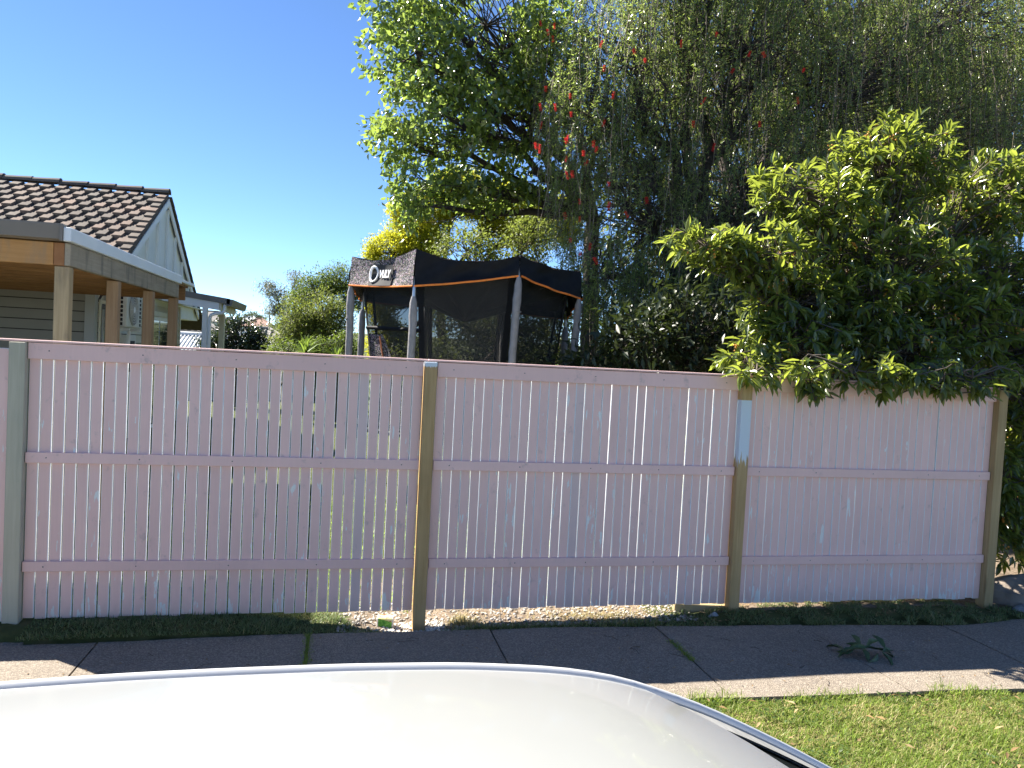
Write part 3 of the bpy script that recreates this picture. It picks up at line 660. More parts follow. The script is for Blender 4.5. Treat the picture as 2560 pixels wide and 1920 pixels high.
# enclosure net + straps
nin, nout = .70, .90
def netp(k, v):   # v 0 bottom 1 top
    f = .74+(.90-.74)*v
    return Vector((cor[k].x*f, cor[k].y*f, .92+(zbot[k]+.10-.92)*v))
nm = MB()
for k in range(8): nm.grid(lambda u, v, k=k: tuple(netp(k, v).lerp(netp((k+1) % 8, v), u)), 6, 6)
T(nm, 'safety_net', MAT['net'])
for k in range(8):
    d = unit(np.array(cor[k])); side = Vector((-d[1], d[0], 0))
    w0, w1 = .035, .03
    m_ = MB()
    P = [netp(k, j/8)*1.004 for j in range(9)]
    V = []
    for p in P: V += [p-side*w0, p+side*w0, p+side*w0-Vector(d)*.008, p-side*w0-Vector(d)*.008]
    m_.add(V, [(i*4+j, i*4+(j+1) % 4, (i+1)*4+(j+1) % 4, (i+1)*4+j) for i in range(8) for j in range(4)])
    m_.build('net_strap', MAT['canopy_plain'], tr, fix=True)
# door flap (thicker knitted panel) on the left face, dark headers
fl = MB().grid(lambda u, v: tuple(netp(7, v*.62).lerp(netp(0, v*.62), u*(.85-.55*v)+.0)*1.006), 6, 6); fl.build('door_flap', MAT['canopy'], tr)
z0 = [netp(7, .66).lerp(netp(0, .66), t)*1.008 for t in (0, .3, .65, 1)]
MB().tube(z0, .024, 8).build('net_band', MAT['canopy_plain'], tr)
zz = [netp(7, .1+.5*t).lerp(netp(0, .1+.5*t), .36-.12*t)*1.012 for t in np.linspace(0, 1, 7)]
MB().tube(zz, .010, 6).build('zip', mottled('orange_brown_zip', (.38, .13, .05), .2, 20, .6), tr)
ring = [Vector((c.x*.96, c.y*.96, .88)) for c in cor]
MB().tube(ring+[ring[0]], .03, 8, cap=False).build('frame', MAT['canopy_plain'], tr)
MB().add([p*.93+Vector((0, 0, .065)) for p in ring], [tuple(range(8))]).build('jumping_mat', MAT['canopy_plain'], tr)
pd = MB()
for k in range(8):
    a, b = ring[k], ring[(k+1) % 8]; i1, i2 = a*.84, b*.84
    pd.add([(a.x, a.y, .93), (b.x, b.y, .93), (i2.x, i2.y, .93), (i1.x, i1.y, .93), (a.x, a.y, .90), (b.x, b.y, .90)], [(0, 1, 2, 3), (0, 4, 5, 1)])
pd.build('edge_pad', MAT['canopy_plain'], tr)

# ------------------------------------------------------------------ trees
def sample_lobe(lobes, n, shell=.55):
    out = []; w = np.array([l[3]*l[4]*l[5] for l in lobes])**.62; w /= w.sum()
    cnt = RNG.multinomial(n, w); ids = []
    for i, (l, c) in enumerate(zip(lobes, cnt)):
        d = rand_dir(c); r = (shell+(1-shell)*RNG.random(c)**.7)[:, None]
        out.append(np.array(l[:3])+d*r*np.array(l[3:6])); ids += [i]*c
    return np.concatenate(out), np.array(ids)
def limb_paths(base, lobes, K=8, sag=.0, jit=.08):
    P = []
    for l in lobes:
        t = np.linspace(0, 1, K)[:, None]; b = np.array(base); e = np.array(l[:3])
        mid = b+(e-b)*np.array([.35, .35, .6])
        p = (1-t)**2*b+2*t*(1-t)*mid+t**2*e
        p[1:-1] += RNG.normal(0, jit, (K-2, 3)); P.append(p)
    return np.array(P)
def twigs_to(tips, ids, limbs, K=4, sag=-.05):
    n = len(tips); L = limbs[ids]; k = RNG.integers(limbs.shape[1]//2, limbs.shape[1], n)
    b = L[np.arange(n), k]; t = np.linspace(0, 1, K)[None, :, None]
    p = b[:, None]*(1-t)+tips[:, None]*t; p[:, 1:-1] += RNG.normal(0, .05, (n, K-2, 3)); p[:, :, 2] += np.sin(np.linspace(0, np.pi, K))*sag*-1
    return p
def join_vf(parts):
    V = []; F = []; b = 0
    for v, f in parts: V.append(v); F.append(f+b); b += len(v)
    return np.concatenate(V), np.concatenate(F)
def make_tree(name, label, cat, base, trunk_top, r0, lobes, tips_n, per_tip, leaf_l, leaf_w, leaf_mat, bark, group=None, spread=.3, droop=.3, T=LEAF_MID, shell=.5, singles=0, twig_r=.008, upward=.0, nup=1.):
    base = np.array(base, float); root = tag(empty(name, tuple(base)), label, cat, group)
    inv = Matrix.Translation(tuple(-base))
    tt = np.array(trunk_top, float); K = 7; t = np.linspace(0, 1, K)[:, None]
    tp = base+(tt-base)*t; tp[1:-1] += RNG.normal(0, .03*r0*10, (K-2, 3))*[1, 1, .2]; tp[0, 2] -= .2
    limbs = limb_paths(tt, lobes); tips, ids = sample_lobe(lobes, tips_n, shell)
    tw = twigs_to(tips, ids, limbs)
    parts = [tubes_np(tp[None], np.linspace(r0*1.25, r0*.75, K)[None], 10),
             tubes_np(limbs, np.tile(np.linspace(r0*.6, r0*.12, limbs.shape[1]), (len(limbs), 1)), 6),
             tubes_np(tw, np.tile(np.linspace(twig_r*1.6, twig_r*.5, 4), (len(tw), 1)), 3)]
    V, F = join_vf(parts)
    o = obj('trunk', np_mesh('trunk', V, F, bark, smooth=True), root); o.matrix_parent_inverse = inv
    n = tips_n*per_tip; tip = np.repeat(tips, per_tip, 0); twd = np.repeat(unit(tw[:, -1]-tw[:, -2]), per_tip, 0)
    P = tip+RNG.normal(0, spread*.5, (n, 3))*np.array([1, 1, .8])-twd*(RNG.random((n, 1))*spread*.6)
    D = unit(rand_dir(n)+twd*.6+np.array([0, 0, -droop+upward])); N = unit(rand_dir(n)*.7+np.array([0, 0, nup]))
    L = leaf_l*(.65+.6*RNG.random(n)); Wd = L*(leaf_w/leaf_l)
    if singles:
        cam_p = np.array([0, -5.406, 1.917]); dist = np.linalg.norm(P-cam_p, axis=1); order = np.argsort(dist/L); sel = order[:singles]; keep = np.ones(n, bool); keep[sel] = False
        sm = np_mesh('leaf', T[0]*np.array([1, leaf_w/leaf_l, 1]), T[1], leaf_mat, smooth=True)
        Db, Sb, Nb = leaf_basis(D[sel], N[sel])
        for q, i in enumerate(sel):
            mm = Matrix((Vector(Db[q]), Vector(Sb[q]), Vector(Nb[q]))).transposed()*float(L[i]); mm = mm.to_4x4(); mm.translation = Vector(P[i])-Vector(base)
            lo = obj('leaf', sm, root); lo.matrix_local = mm
        P, D, N, L, Wd = P[keep], D[keep], N[keep], L[keep], Wd[keep]
    V, F = leaves_np(P, D, N, L, Wd, T)
    o = obj('foliage', np_mesh('foliage', V, F, leaf_mat, smooth=True), root); o.matrix_parent_inverse = inv
    o['kind'] = 'stuff'
    return root, tips

# broad-leaved tree behind the trampoline
BL = [(2.2, 8.0, 7.6, 1.9, 1.7, 1.5), (1.0, 7.8, 6.9, .95, 1.0, .9), (.75, 7.8, 5.5, .65, .8, .5), (1.5, 7.7, 5.9, 1.1, 1.2, .8), (2.6, 8.0, 6.2, 1.3, 1.2, 1.0),
      (1.25, 7.7, 4.75, .75, .8, .45), (.9, 7.8, 4.35, .42, .6, .35), (2.2, 8.0, 4.75, .9, .8, .4), (3.2, 8.2, 5.2, .7, .8, .5), (.9, 8.0, 8.0, 1.0, 1.0, .8), (3.3, 7.6, 7.0, 1.0, 1.2, 1.2)]
make_tree('broadleaf_tree', 'broad leaved green tree with bare dark branches showing behind the trampoline canopy', 'tree', (4.7, 8.6, 0), (4.5, 8.5, 4.6), .17, BL, 600, 25, .118, .068, MAT['leaf_broad'], MAT['bark_dark'], nup=.1, spread=.2, droop=.9, T=LEAF_BROAD, singles=300, twig_r=.009)

# weeping bottlebrush
def bottlebrush():
    base = np.array([6.2, 6.8, 0.]); root = tag(empty('bottlebrush_tree', tuple(base)), 'large weeping bottlebrush tree with hanging fine leaves and red flower spikes', 'tree'); inv = Matrix.Translation(tuple(-base))
    lobes = [(4.2, 6.4, 6.6, 1.5, 1.4, 1.5), (4.4, 6.3, 4.4, 1.35, 1.3, 1.4), (6.4, 6.5, 7.2, 1.9, 1.6, 1.5), (6.6, 6.6, 5.0, 2.0, 1.5, 1.5), (8.6, 7.0, 7.4, 2.0, 1.6, 1.6), (8.8, 7.0, 5.2, 2.0, 1.5, 1.6), (10.8, 7.5, 6.6, 1.8, 1.6, 2.0), (11.5, 7.8, 9.0, 2.2, 1.6, 1.8), (8.0, 7.4, 9.4, 2.4, 1.6, 1.6), (10.5, 7.4, 4.2, 2.0, 1.4, 1.8), (13.2, 8.2, 7.0, 2.0, 1.6, 2.6), (4.9, 6.6, 9.6, 1.6, 1.3, 1.2), (3.5, 5.9, 5.6, .75, .8, 1.3), (3.9, 5.8, 3.3, .7, .7, .7), (5.2, 6.2, 2.9, 1.4, 1.1, .9), (7.4, 6.4, 3.2, 1.9, 1.2, 1.1), (5.3, 6.5, 8.3, 1.9, 1.4, .9)]
    K = 7; t = np.linspace(0, 1, K)[:, None]
    fork = np.array([5.9, 6.7, 3.1]); trunk = base+(fork-base)*t; trunk[0, 2] -= .2
    limbs = limb_paths(fork, lobes, 8, jit=.16)
    n = 10500; A, ids = sample_lobe(lobes, n, .45)
    keep = A[:, 2] > 1.9; A = A[keep]; ids = ids[keep]; n = len(A)
    ln = .22+.60*RNG.random(n)**1.4; ln = np.minimum(ln, np.maximum(.3, A[:, 2]-1.2)); out = unit((A-np.array([6.8, 6.8, 5]))*[1, 1, 0])
    Ks = 6; tt = np.linspace(0, 1, Ks)[None, :, None]
    dirh = out*(.25+.25*RNG.random((n, 1)))+RNG.normal(0, .12, (n, 3))*[1, 1, 0]
    P = A[:, None]+dirh[:, None]*(tt*(1.6-tt))*ln[:, None, None]+np.array([0, 0, -1.])*(tt**1.6)*ln[:, None, None]
    P[:, 1:] += RNG.normal(0, .012, (n, Ks-1, 3))
    tw = twigs_to(A[::5], ids[::5], limbs); tw[:, 1:-1] += RNG.normal(0, .14, tw[:, 1:-1].shape)
    V, F = join_vf([tubes_np(trunk[None], np.linspace(.30, .2, K)[None], 12), tubes_np(limbs, np.tile(np.linspace(.15, .03, 8), (len(limbs), 1)), 8), tubes_np(tw, np.tile(np.linspace(.014, .004, 4), (len(tw), 1)), 4)])
    o = obj('trunk', np_mesh('trunk', V, F, MAT['bark_dark'], smooth=True), root); o.matrix_parent_inverse = inv
    V, F = tubes_np(P, np.tile(np.linspace(.006, .003, Ks), (n, 1)), 3)
    o = obj('hanging_twigs', np_mesh('hanging_twigs', V, F, MAT['bark'], smooth=True), root); o.matrix_parent_inverse = inv; o['kind'] = 'stuff'
    # grey bare strands
    nb = 1100; B, _ = sample_lobe(lobes, nb, .75); lb = .6+1.3*RNG.random(nb); lb = np.minimum(lb, np.maximum(.3, B[:, 2]-1.4))
    Q = B[:, None]+np.array([0, 0, -1.])*tt*lb[:, None, None]+np.cumsum(RNG.normal(0, .035, (nb, Ks, 3))*[1, 1, .3], 1)
    V, F = tubes_np(Q, np.tile(np.linspace(.006, .003, Ks), (nb, 1)), 3)
    o = obj('bare_strands', np_mesh('bare_strands', V, F, MAT['twig'], smooth=True), root); o.matrix_parent_inverse = inv; o['kind'] = 'stuff'
    per = 36; s = RNG.random((n, per))**.75; k = np.minimum((s*(Ks-1)).astype(int), Ks-2); fr2 = s*(Ks-1)-k
    r = np.arange(n)[:, None]; LP = P[r, k]*(1-fr2[..., None])+P[r, k+1]*fr2[..., None]; LD = unit(P[r, k+1]-P[r, k])
    LP = LP.reshape(-1, 3); LD = LD.reshape(-1, 3); m_ = len(LP)
    D = unit(LD*.6+rand_dir(m_)*.8); N = rand_dir(m_); L = .066*(.7+.6*RNG.random(m_))
    V, F = leaves_np(LP, D, N, L, .0135, LEAF_THIN)
    o = obj('foliage', np_mesh('foliage', V, F, MAT['leaf_needle']), root); o.matrix_parent_inverse = inv; o['kind'] = 'stuff'
    fm = []
    for j in range(3):
        q = 150; z = -RNG.random(q)*.11; a = RNG.random(q)*2*np.pi; d = np.stack([np.cos(a), np.sin(a), -.25+.3*RNG.random(q)], 1)
        p = np.stack([np.zeros(q), np.zeros(q), z], 1); V, F = leaves_np(p, d, rand_dir(q), .034*(.7+.5*RNG.random(q)), .005, LEAF_THIN); fm.append(np_mesh('flower', V, F, MAT['flower']))
    FL = [(2.66, 6.51), (2.56, 6.41), (2.45, 6.5), (2.64, 6.33), (3.36, 6.36), (3.4, 6.03), (2.58, 5.64), (2.93, 5.58), (2.72, 5.41), (2.51, 5.4), (2.96, 5.33), (2.55, 5.15), (3.31, 4.98), (2.9, 4.97), (2.94, 5.01), (2.47, 4.85), (2.54, 4.84), (3.37, 4.9), (3.17, 4.82), (2.94, 4.72), (3.24, 4.7), (2.93, 4.52), (3.02, 4.53), (3.15, 4.15), (3.6, 4.15), (2.94, 3.94), (3.17, 3.91), (3.05, 3.6), (3.35, 3.55), (3.22, 3.42), (3.41, 3.36), (3.57, 5.68), (3.46, 5.28), (3.57, 4.43), (3.82, 6.31), (3.99, 6.2), (4.54, 6.54), (5.08, 6.72), (5.62, 6.52), (5.82, 6.54), (5.38, 6.24), (6.51, 6.39), (6.43, 5.96), (4.79, 5.42), (4.97, 5.78), (5.83, 5.54), (4.14, 4.27), (3.58, 4.15), (3.83, 4.04), (5.15, 5.14)]
    allp = P.reshape(-1, 3)
    for j, (x, z) in enumerate(FL):
        m2 = np.hypot(allp[:, 0]-x, allp[:, 2]-z) < .28
        y = (np.sort(allp[m2, 1])[:4].mean()+.10*RNG.random()-.02) if m2.sum() > 3 else 5.2
        s = (y+5.406)/(5+5.406)
        o = obj('flower', fm[j % 3], root); o.location = (x*s-base[0], y-base[1], 1.917+(z-1.917)*s); o.rotation_euler = (RNG.normal(0, .25), RNG.normal(0, .25), RNG.random()*6); w_ = .65+.3*RNG.random(); o.scale = (w_, w_, .6+.6*RNG.random())
bottlebrush()

# dark dense tree behind on the right
make_tree('dense_tree', 'dark dense tree filling the gaps behind the weeping bottlebrush', 'tree', (10.5, 12.5, 0), (10.3, 12.4, 3.5), .25,
          [(8.2, 11.5, 7.5, 2.6, 1.6, 2.6), (11.5, 12, 8, 3, 1.8, 3.2), (14.8, 12.5, 7.5, 2.8, 1.8, 3.5), (9, 11.5, 3.6, 3, 1.5, 2.4), (13.5, 12, 3.4, 3.4, 1.5, 2.6), (6.6, 11.6, 5.0, 1.5, 1.2, 2.0), (6.0, 11.6, 7.0, 1.3, 1, 1.5), (7.6, 11.8, 9.0, 2.0, 1.2, 1.6), (10.5, 12, 10.2, 2.2, 1.3, 1.8), (13.5, 12.2, 10.2, 2.4, 1.4, 2.0), (16.5, 12.5, 8.5, 2.2, 1.6, 3.0), (15.5, 12.2, 11.0, 2.6, 1.4, 2.0), (12.0, 12, 6.0, 2.6, 1.4, 2.4), (18.5, 12.8, 9.5, 1.8, 1.4, 3.4)], 2300, 26, .16, .075, MAT['leaf_dark'], MAT['bark_dark'], spread=.55, droop=.4)
# yellow wattle
make_tree('wattle_tree', 'golden yellow green bushy tree behind the trampoline canopy', 'tree', (2.2, 12, 0), (2.2, 12, 3.2), .12,
          [(1.0, 12, 4.05, .6, .6, .45), (1.6, 12, 4.9, .75, .6, .55), (2.4, 12, 5.5, .8, .6, .6), (1.6, 11.8, 4.25, .65, .5, .45), (3.6, 12, 5.2, 1.0, .7, .75), (4.6, 12, 5.0, .8, .6, .65), (.85, 11.6, 2.9, .35, .5, .55), (1.0, 11.6, 2.0, .45, .5, .5)], 850, 120, .06, .028, MAT['leaf_wattle'], MAT['bark_dark'], spread=.17, droop=.0, upward=.3, shell=.6)
make_tree('small_leafed_tree', 'light green small leaved tree low behind the canopy beside the bottlebrush', 'tree', (3.0, 9.6, 0), (3.0, 9.6, 2), .08,
          [(2.3, 9.6, 3.9, .7, .6, .55), (3.0, 9.6, 3.6, .7, .6, .6), (3.6, 9.6, 4.2, .6, .6, .6), (2.2, 9.4, 2.6, .8, .5, .6), (3.3, 9.2, 2.4, .9, .5, .7), (1.6, 9.6, 1.6, .8, .6, .7)], 330, 46, .065, .04, MAT['leaf_pale'], MAT['bark'], spread=.24, droop=.3)

# overhanging shrub
SH = [(5.23, 1.3, 4.0, .72, .6, .48), (4.13, 1.0, 3.52, .6, .5, .36), (2.98, .7, 2.93, .36, .3, .16), (3.25, .75, 2.9, .3, .3, .2), (3.69, .8, 2.88, .52, .45, .3), (4.94, 1.0, 3.0, .95, .7, .6), (6.52, 1.4, 3.8, .58, .6, .5), (6.51, 1.2, 2.86, .8, .7, .8), (3.79, .5, 2.1, .55, .4, .34), (3.17, .25, 1.95, .27, .25, .16), (4.9, .6, 2.12, .9, .5, .36), (3.9, -.12, 1.90, .85, .14, .12), (5.0, -.13, 1.93, .75, .15, .13), (3.05, -.08, 1.86, .25, .12, .08), (3.58, -.15, 1.72, .11, .06, .10), (4.6, -.14, 1.84, .7, .08, .08), (6.18, .5, 1.75, .3, .3, .5), (6.5, .7, .9, .42, .35, .7), (6.0, .42, 1.0, .36, .22, .5), (6.15, .55, .5, .45, .28, .35), (3.9, .75, 2.45, .6, .4, .35), (4.6, .55, 2.5, .6, .35, .4), (5.6, .6, 2.4, .6, .35, .5), (6.83, .8, 2.15, .7, .6, 1.0), (7.6, 1.3, 1.4, .8, .7, 1.3), (4.1, .95, 1.0, .75, .5, .7), (5.0, .9, .9, .7, .5, .7), (3.3, .9, .9, .4, .4, .5)]
def shrub():
    base = np.array([5.3, 1.6, 0.]); root = tag(empty('shrub', tuple(base)), 'large glossy leaved shrub with orange berries overhanging the right end of the pink fence', 'shrub'); inv = Matrix.Translation(tuple(-base))
    lobes = SH; fork = np.array([5.1, 1.4, 1.5]); K = 7; t = np.linspace(0, 1, K)[:, None]; trunk = base+(fork-base)*t; trunk[0, 2] -= .2
    limbs = limb_paths(fork, lobes, 8, jit=.05); tips, ids = sample_lobe(lobes, 3300, .42)
    ok = ~((tips[:, 1] < .07) & (tips[:, 2] < 1.88) & (tips[:, 0] < 5.45) & (tips[:, 1] > -.07))
    ok &= ~((tips[:, 0] < 5.45) & (tips[:, 2] < 1.55) & (tips[:, 1] < .25)); ok &= tips[:, 2] > .12
    tips, ids = tips[ok], ids[ok]; n = len(tips)
    tw = twigs_to(tips, ids, limbs, 4, -.08)
    V, F = join_vf([tubes_np(trunk[None], np.linspace(.10, .07, K)[None], 8), tubes_np(limbs, np.array([np.linspace(.045, .014, 8)*(1 if l[4] > .24 else .3) for l in lobes]), 6), tubes_np(tw, np.tile(np.linspace(.007, .004, 4), (n, 1)), 4)])
    o = obj('trunk', np_mesh('trunk', V, F, MAT['bark'], smooth=True), root); o.matrix_parent_inverse = inv
    per = 11; td = unit(tw[:, -1]-tw[:, -2]); tip = np.repeat(tips, per, 0); tdr = np.repeat(td, per, 0); m_ = len(tip)
    rd = rand_dir(m_); rd = unit(rd-tdr*(rd*tdr).sum(1, keepdims=True))
    top = np.repeat(tips[:, 2] > 2.5, per)
    D = unit(rd*1.0+tdr*(.2+.9*RNG.random((m_, 1)))+np.where(top, .15, -.45)[:, None]*np.array([0, 0, 1.]))
    N = unit(np.array([0, 0, 1.])+rand_dir(m_)*.55+np.array([-.15, -.1, 0])); P = tip-tdr*(RNG.random((m_, 1))*.13)
    L = .125*(.5+.8*RNG.random(m_))
    tipP = P+D*L[:, None]
    bad = (P[:, 0] < 5.46) & (np.minimum(P[:, 2], tipP[:, 2]) < 1.865) & (np.maximum(P[:, 1], tipP[:, 1]) > -.04) & (np.minimum(P[:, 1], tipP[:, 1]) < .04)
    bad |= (P[:, 0] < 5.46) & ((P[:, 1]-.02)*(tipP[:, 1]-.02) < 0) & (np.minimum(P[:, 2], tipP[:, 2]) < 1.86)
    P, D, N, L = P[~bad], D[~bad], N[~bad], L[~bad]
    cam_p = np.array([0, -5.406, 1.917]); dist = np.linalg.norm(P-cam_p, axis=1)
    order = np.argsort(dist/L); sel = order[:300]; keep = np.ones(len(P), bool); keep[sel] = False
    Tq = (LEAF_BROAD[0]*np.array([1, .31, 1.]), LEAF_BROAD[1])
    sm = np_mesh('leaf', Tq[0], Tq[1], MAT['leaf_shrub'], smooth=True); Db, Sb, Nb = leaf_basis(D[sel], N[sel])
    for q, i in enumerate(sel):
        mm = (Matrix((Vector(Db[q]), Vector(Sb[q]), Vector(Nb[q]))).transposed()*float(L[i])).to_4x4(); mm.translation = Vector(P[i])-Vector(base); obj('leaf', sm, root).matrix_local = mm
    V, F = leaves_np(P[keep], D[keep], N[keep], L[keep], L[keep]*.31, LEAF_BROAD)
    o = obj('foliage', np_mesh('foliage', V, F, MAT['leaf_shrub'], smooth=True), root); o.matrix_parent_inverse = inv; o['kind'] = 'stuff'
    # berries
    bm = bmesh.new(); bmesh.ops.create_icosphere(bm, subdivisions=1, radius=1); bv = np.array([v.co[:] for v in bm.verts]); bf = np.array([[v.index for v in f.verts] for f in bm.faces]); bm.free()
    nb = 170; c = tips[RNG.choice(n, nb, False)]; c = np.repeat(c, 7, 0)+RNG.normal(0, .022, (nb*7, 3))-[0, 0, .03]; rr = .0075+.004*RNG.random(len(c))
    V = (c[:, None]+bv[None]*rr[:, None, None]).reshape(-1, 3); F = (bf[None]+(np.arange(len(c))*len(bv))[:, None, None]).reshape(-1, 3)
    o = obj('berries', np_mesh('berries', V, F, MAT['berry'], smooth=True), root); o.matrix_parent_inverse = inv; o['kind'] = 'stuff'
shrub()
make_tree('understorey_shrub', 'dark shaded shrub between the bottlebrush and the fence', 'shrub', (4.2, 3.6, 0), (4.2, 3.6, .8), .05, [(3.6, 3.6, 2.0, .6, .5, .6), (4.4, 3.7, 2.3, .8, .5, .7), (5.4, 3.6, 2.0, .9, .6, .9), (3.0, 3.8, 1.5, .5, .4, .6), (6.6, 3.4, 2.2, .9, .6, 1.2)], 420, 22, .14, .05, leafmat('shade_darkened_leaf', [(.018, .030, .014), (.028, .042, .018), (.04, .055, .02)], (.07, .10, .02), .2, .4, .5), MAT['bark_dark'], spread=.3, droop=.2, T=LEAF_MID)  # deep shade is put into this darker leaf colour
# dry seed stalks right of the shrub top
dry = tag(empty('dry_stalks', (6.3, 2.2, 0)), 'thin dry brown stalks standing behind the right of the shrub', 'plant')
n = 46; b = np.stack([5.9+1.9*RNG.random(n), 2.0+.6*RNG.random(n), np.full(n, 2.6)], 1); e = b+np.stack([RNG.normal(.05, .22, n), RNG.normal(0, .1, n), .9+1.2*RNG.random(n)], 1)
t6 = np.linspace(0, 1, 6)[None, :, None]; Pk = b[:, None]*(1-t6)+e[:, None]*t6; Pk[:, 1:-1] += RNG.normal(0, .03, (n, 4, 3))
Pk[:, 0, 2] = 0; V, F = tubes_np(Pk, np.tile(np.linspace(.006, .0025, 6), (n, 1)), 3); o = obj('stalks', np_mesh('stalks', V, F, mottled('dry_stalk', (.34, .27, .16), .3, 3, .85)), dry); o.matrix_parent_inverse = Matrix.Translation((-6.3, -2.2, 0)); o['kind'] = 'stuff'

make_tree('hedge_shrub', 'dense dark green shrub behind the right poles of the trampoline', 'shrub', (4.2, 11.0, 0), (4.2, 11.0, 1), .08, [(3.2, 11, 1.7, 1.2, .6, 1.3), (5.0, 11, 2.0, 1.5, .6, 1.6), (7.0, 11, 2.0, 1.6, .6, 1.6), (9.0, 11, 2.0, 1.6, .6, 1.6), (1.6, 11.4, 1.3, .9, .5, 1.0)], 700, 40, .12, .05, MAT['leaf_mid'], MAT['bark_dark'], spread=.4)
# left background plants
make_tree('camellia_tree', 'round dark glossy tree standing beside the porch posts', 'tree', (-3.0, 18, -.1), (-3.0, 18, 1), .07, [(-3.0, 18, 2.0, .72, .6, .72), (-2.5, 18, 1.9, .55, .5, .5), (-3.5, 18, 1.6, .6, .5, .7), (-2.3, 18, 1.45, .5, .5, .4)], 240, 34, .10, .05, leafmat('camellia_leaf', [(.02, .034, .016), (.032, .05, .022), (.05, .07, .03)], (.08, .12, .03), .2, .22, .9), MAT['bark_dark'], spread=.24, T=LEAF_MID)
make_tree('pale_bush', 'pale green loose bush left of the trampoline poles', 'bush', (-1.0, 16, 0), (-1.0, 16, 1.0), .07, [(-1.2, 16, 2.5, .62, .6, .62), (-.55, 16, 2.75, .62, .6, .7), (-.15, 16, 2.3, .5, .5, .8), (-1.5, 16, 1.7, .5, .5, .5)], 330, 46, .08, .028, MAT['leaf_pale'], MAT['bark'], spread=.24, droop=.1)
make_tree('spreading_tree', 'mid green spreading tree rising behind the pale bush', 'tree', (-.6, 20, 0), (-.6, 20, 2.4), .12, [(-.9, 20, 3.7, .75, .7, .5), (-.2, 20, 4.0, .8, .7, .55), (.5, 20, 3.6, .9, .7, .7), (-1.3, 20, 3.2, .5, .5, .4)], 320, 46, .085, .03, MAT['leaf_mid'], MAT['bark_dark'], spread=.28, droop=.1)
make_tree('gum_tree', 'thin grey green gum tree with sparse clumps farther left', 'tree', (-2.2, 27, -.6), (-2.3, 27, 2.6), .09, [(-3.1, 27, 4.15, .5, .5, .28), (-2.5, 27, 3.8, .55, .5, .4), (-1.9, 27, 4.6, .4, .4, .3), (-2.6, 27, 3.2, .6, .5, .3), (-1.6, 27, 4.1, .4, .4, .3)], 130, 34, .11, .03, MAT['leaf_gum'], mottled('pale_gum_bark', (.36, .32, .27), .2, 4, .8), spread=.24, droop=.8)
make_tree('round_bush', 'low bright green bush beside the spiky yucca', 'bush', (-1.5, 14.5, 0), (-1.5, 14.5, .8), .04, [(-1.35, 14.5, 1.65, .5, .4, .35), (-.55, 14.4, 1.7, .5, .4, .4), (.05, 14.4, 1.8, .45, .4, .5)], 170, 44, .07, .035, MAT['leaf_mid'], MAT['bark'], spread=.2)
def yucca(loc, label, s):
    r = tag(empty('yucca', loc), label, 'plant', None); n = 60; a = RNG.random(n)*2*np.pi; el = R(-10)+R(95)*RNG.random(n)
    D = np.stack([np.cos(a)*np.cos(el), np.sin(a)*np.cos(el), np.sin(el)], 1); V, F = leaves_np(np.zeros((n, 3))+[0, 0, 1.35], D, np.array([0, 0, 1.])+rand_dir(n)*.2, .55*s*(.7+.5*RNG.random(n)), .045*s, BLADE)
    obj('foliage', np_mesh('foliage', V, F, MAT['leaf_yucca'], smooth=True), r)['kind'] = 'stuff'
    MB().tube([(0, 0, -.1), (.02, 0, .7), (0, 0, 1.38)], [.07, .055, .06], 8).build('trunk', MAT['bark'], r)
yucca((-.86, 13.8, .35), 'larger spiky yucca left of the trampoline poles', 1.0)
yucca((-.12, 13.5, .18), 'smaller spiky yucca nearest the trampoline poles', .85)
pm_ = tag(empty('palm_tree', (-13.1, 70, -.6)), 'small distant palm tree seen under the porch roof', 'palm tree')
MB().tube([(0, 0, -.5), (.05, 0, 2.4), (0, 0, 4.6)], [.22, .18, .16], 8).build('trunk', MAT['bark'], pm_)
n = 34; a = RNG.random(n)*2*np.pi; t6 = np.linspace(0, 1, 7); fr3 = []
for k in range(n):
    up = .3+.9*RNG.random(); p = np.stack([np.cos(a[k])*t6*1.5, np.sin(a[k])*t6*1.5, 4.6+up*t6-1.6*t6**2], 1); q = np.repeat(p, 8, 0); d = rand_dir(len(q))+[0, 0, -.6]; fr3.append(leaves_np(q, d, rand_dir(len(q)), .35, .05, LEAF_THIN))
V, F = join_vf(fr3); obj('foliage', np_mesh('foliage', V, F, MAT['leaf_far']), pm_)['kind'] = 'stuff'

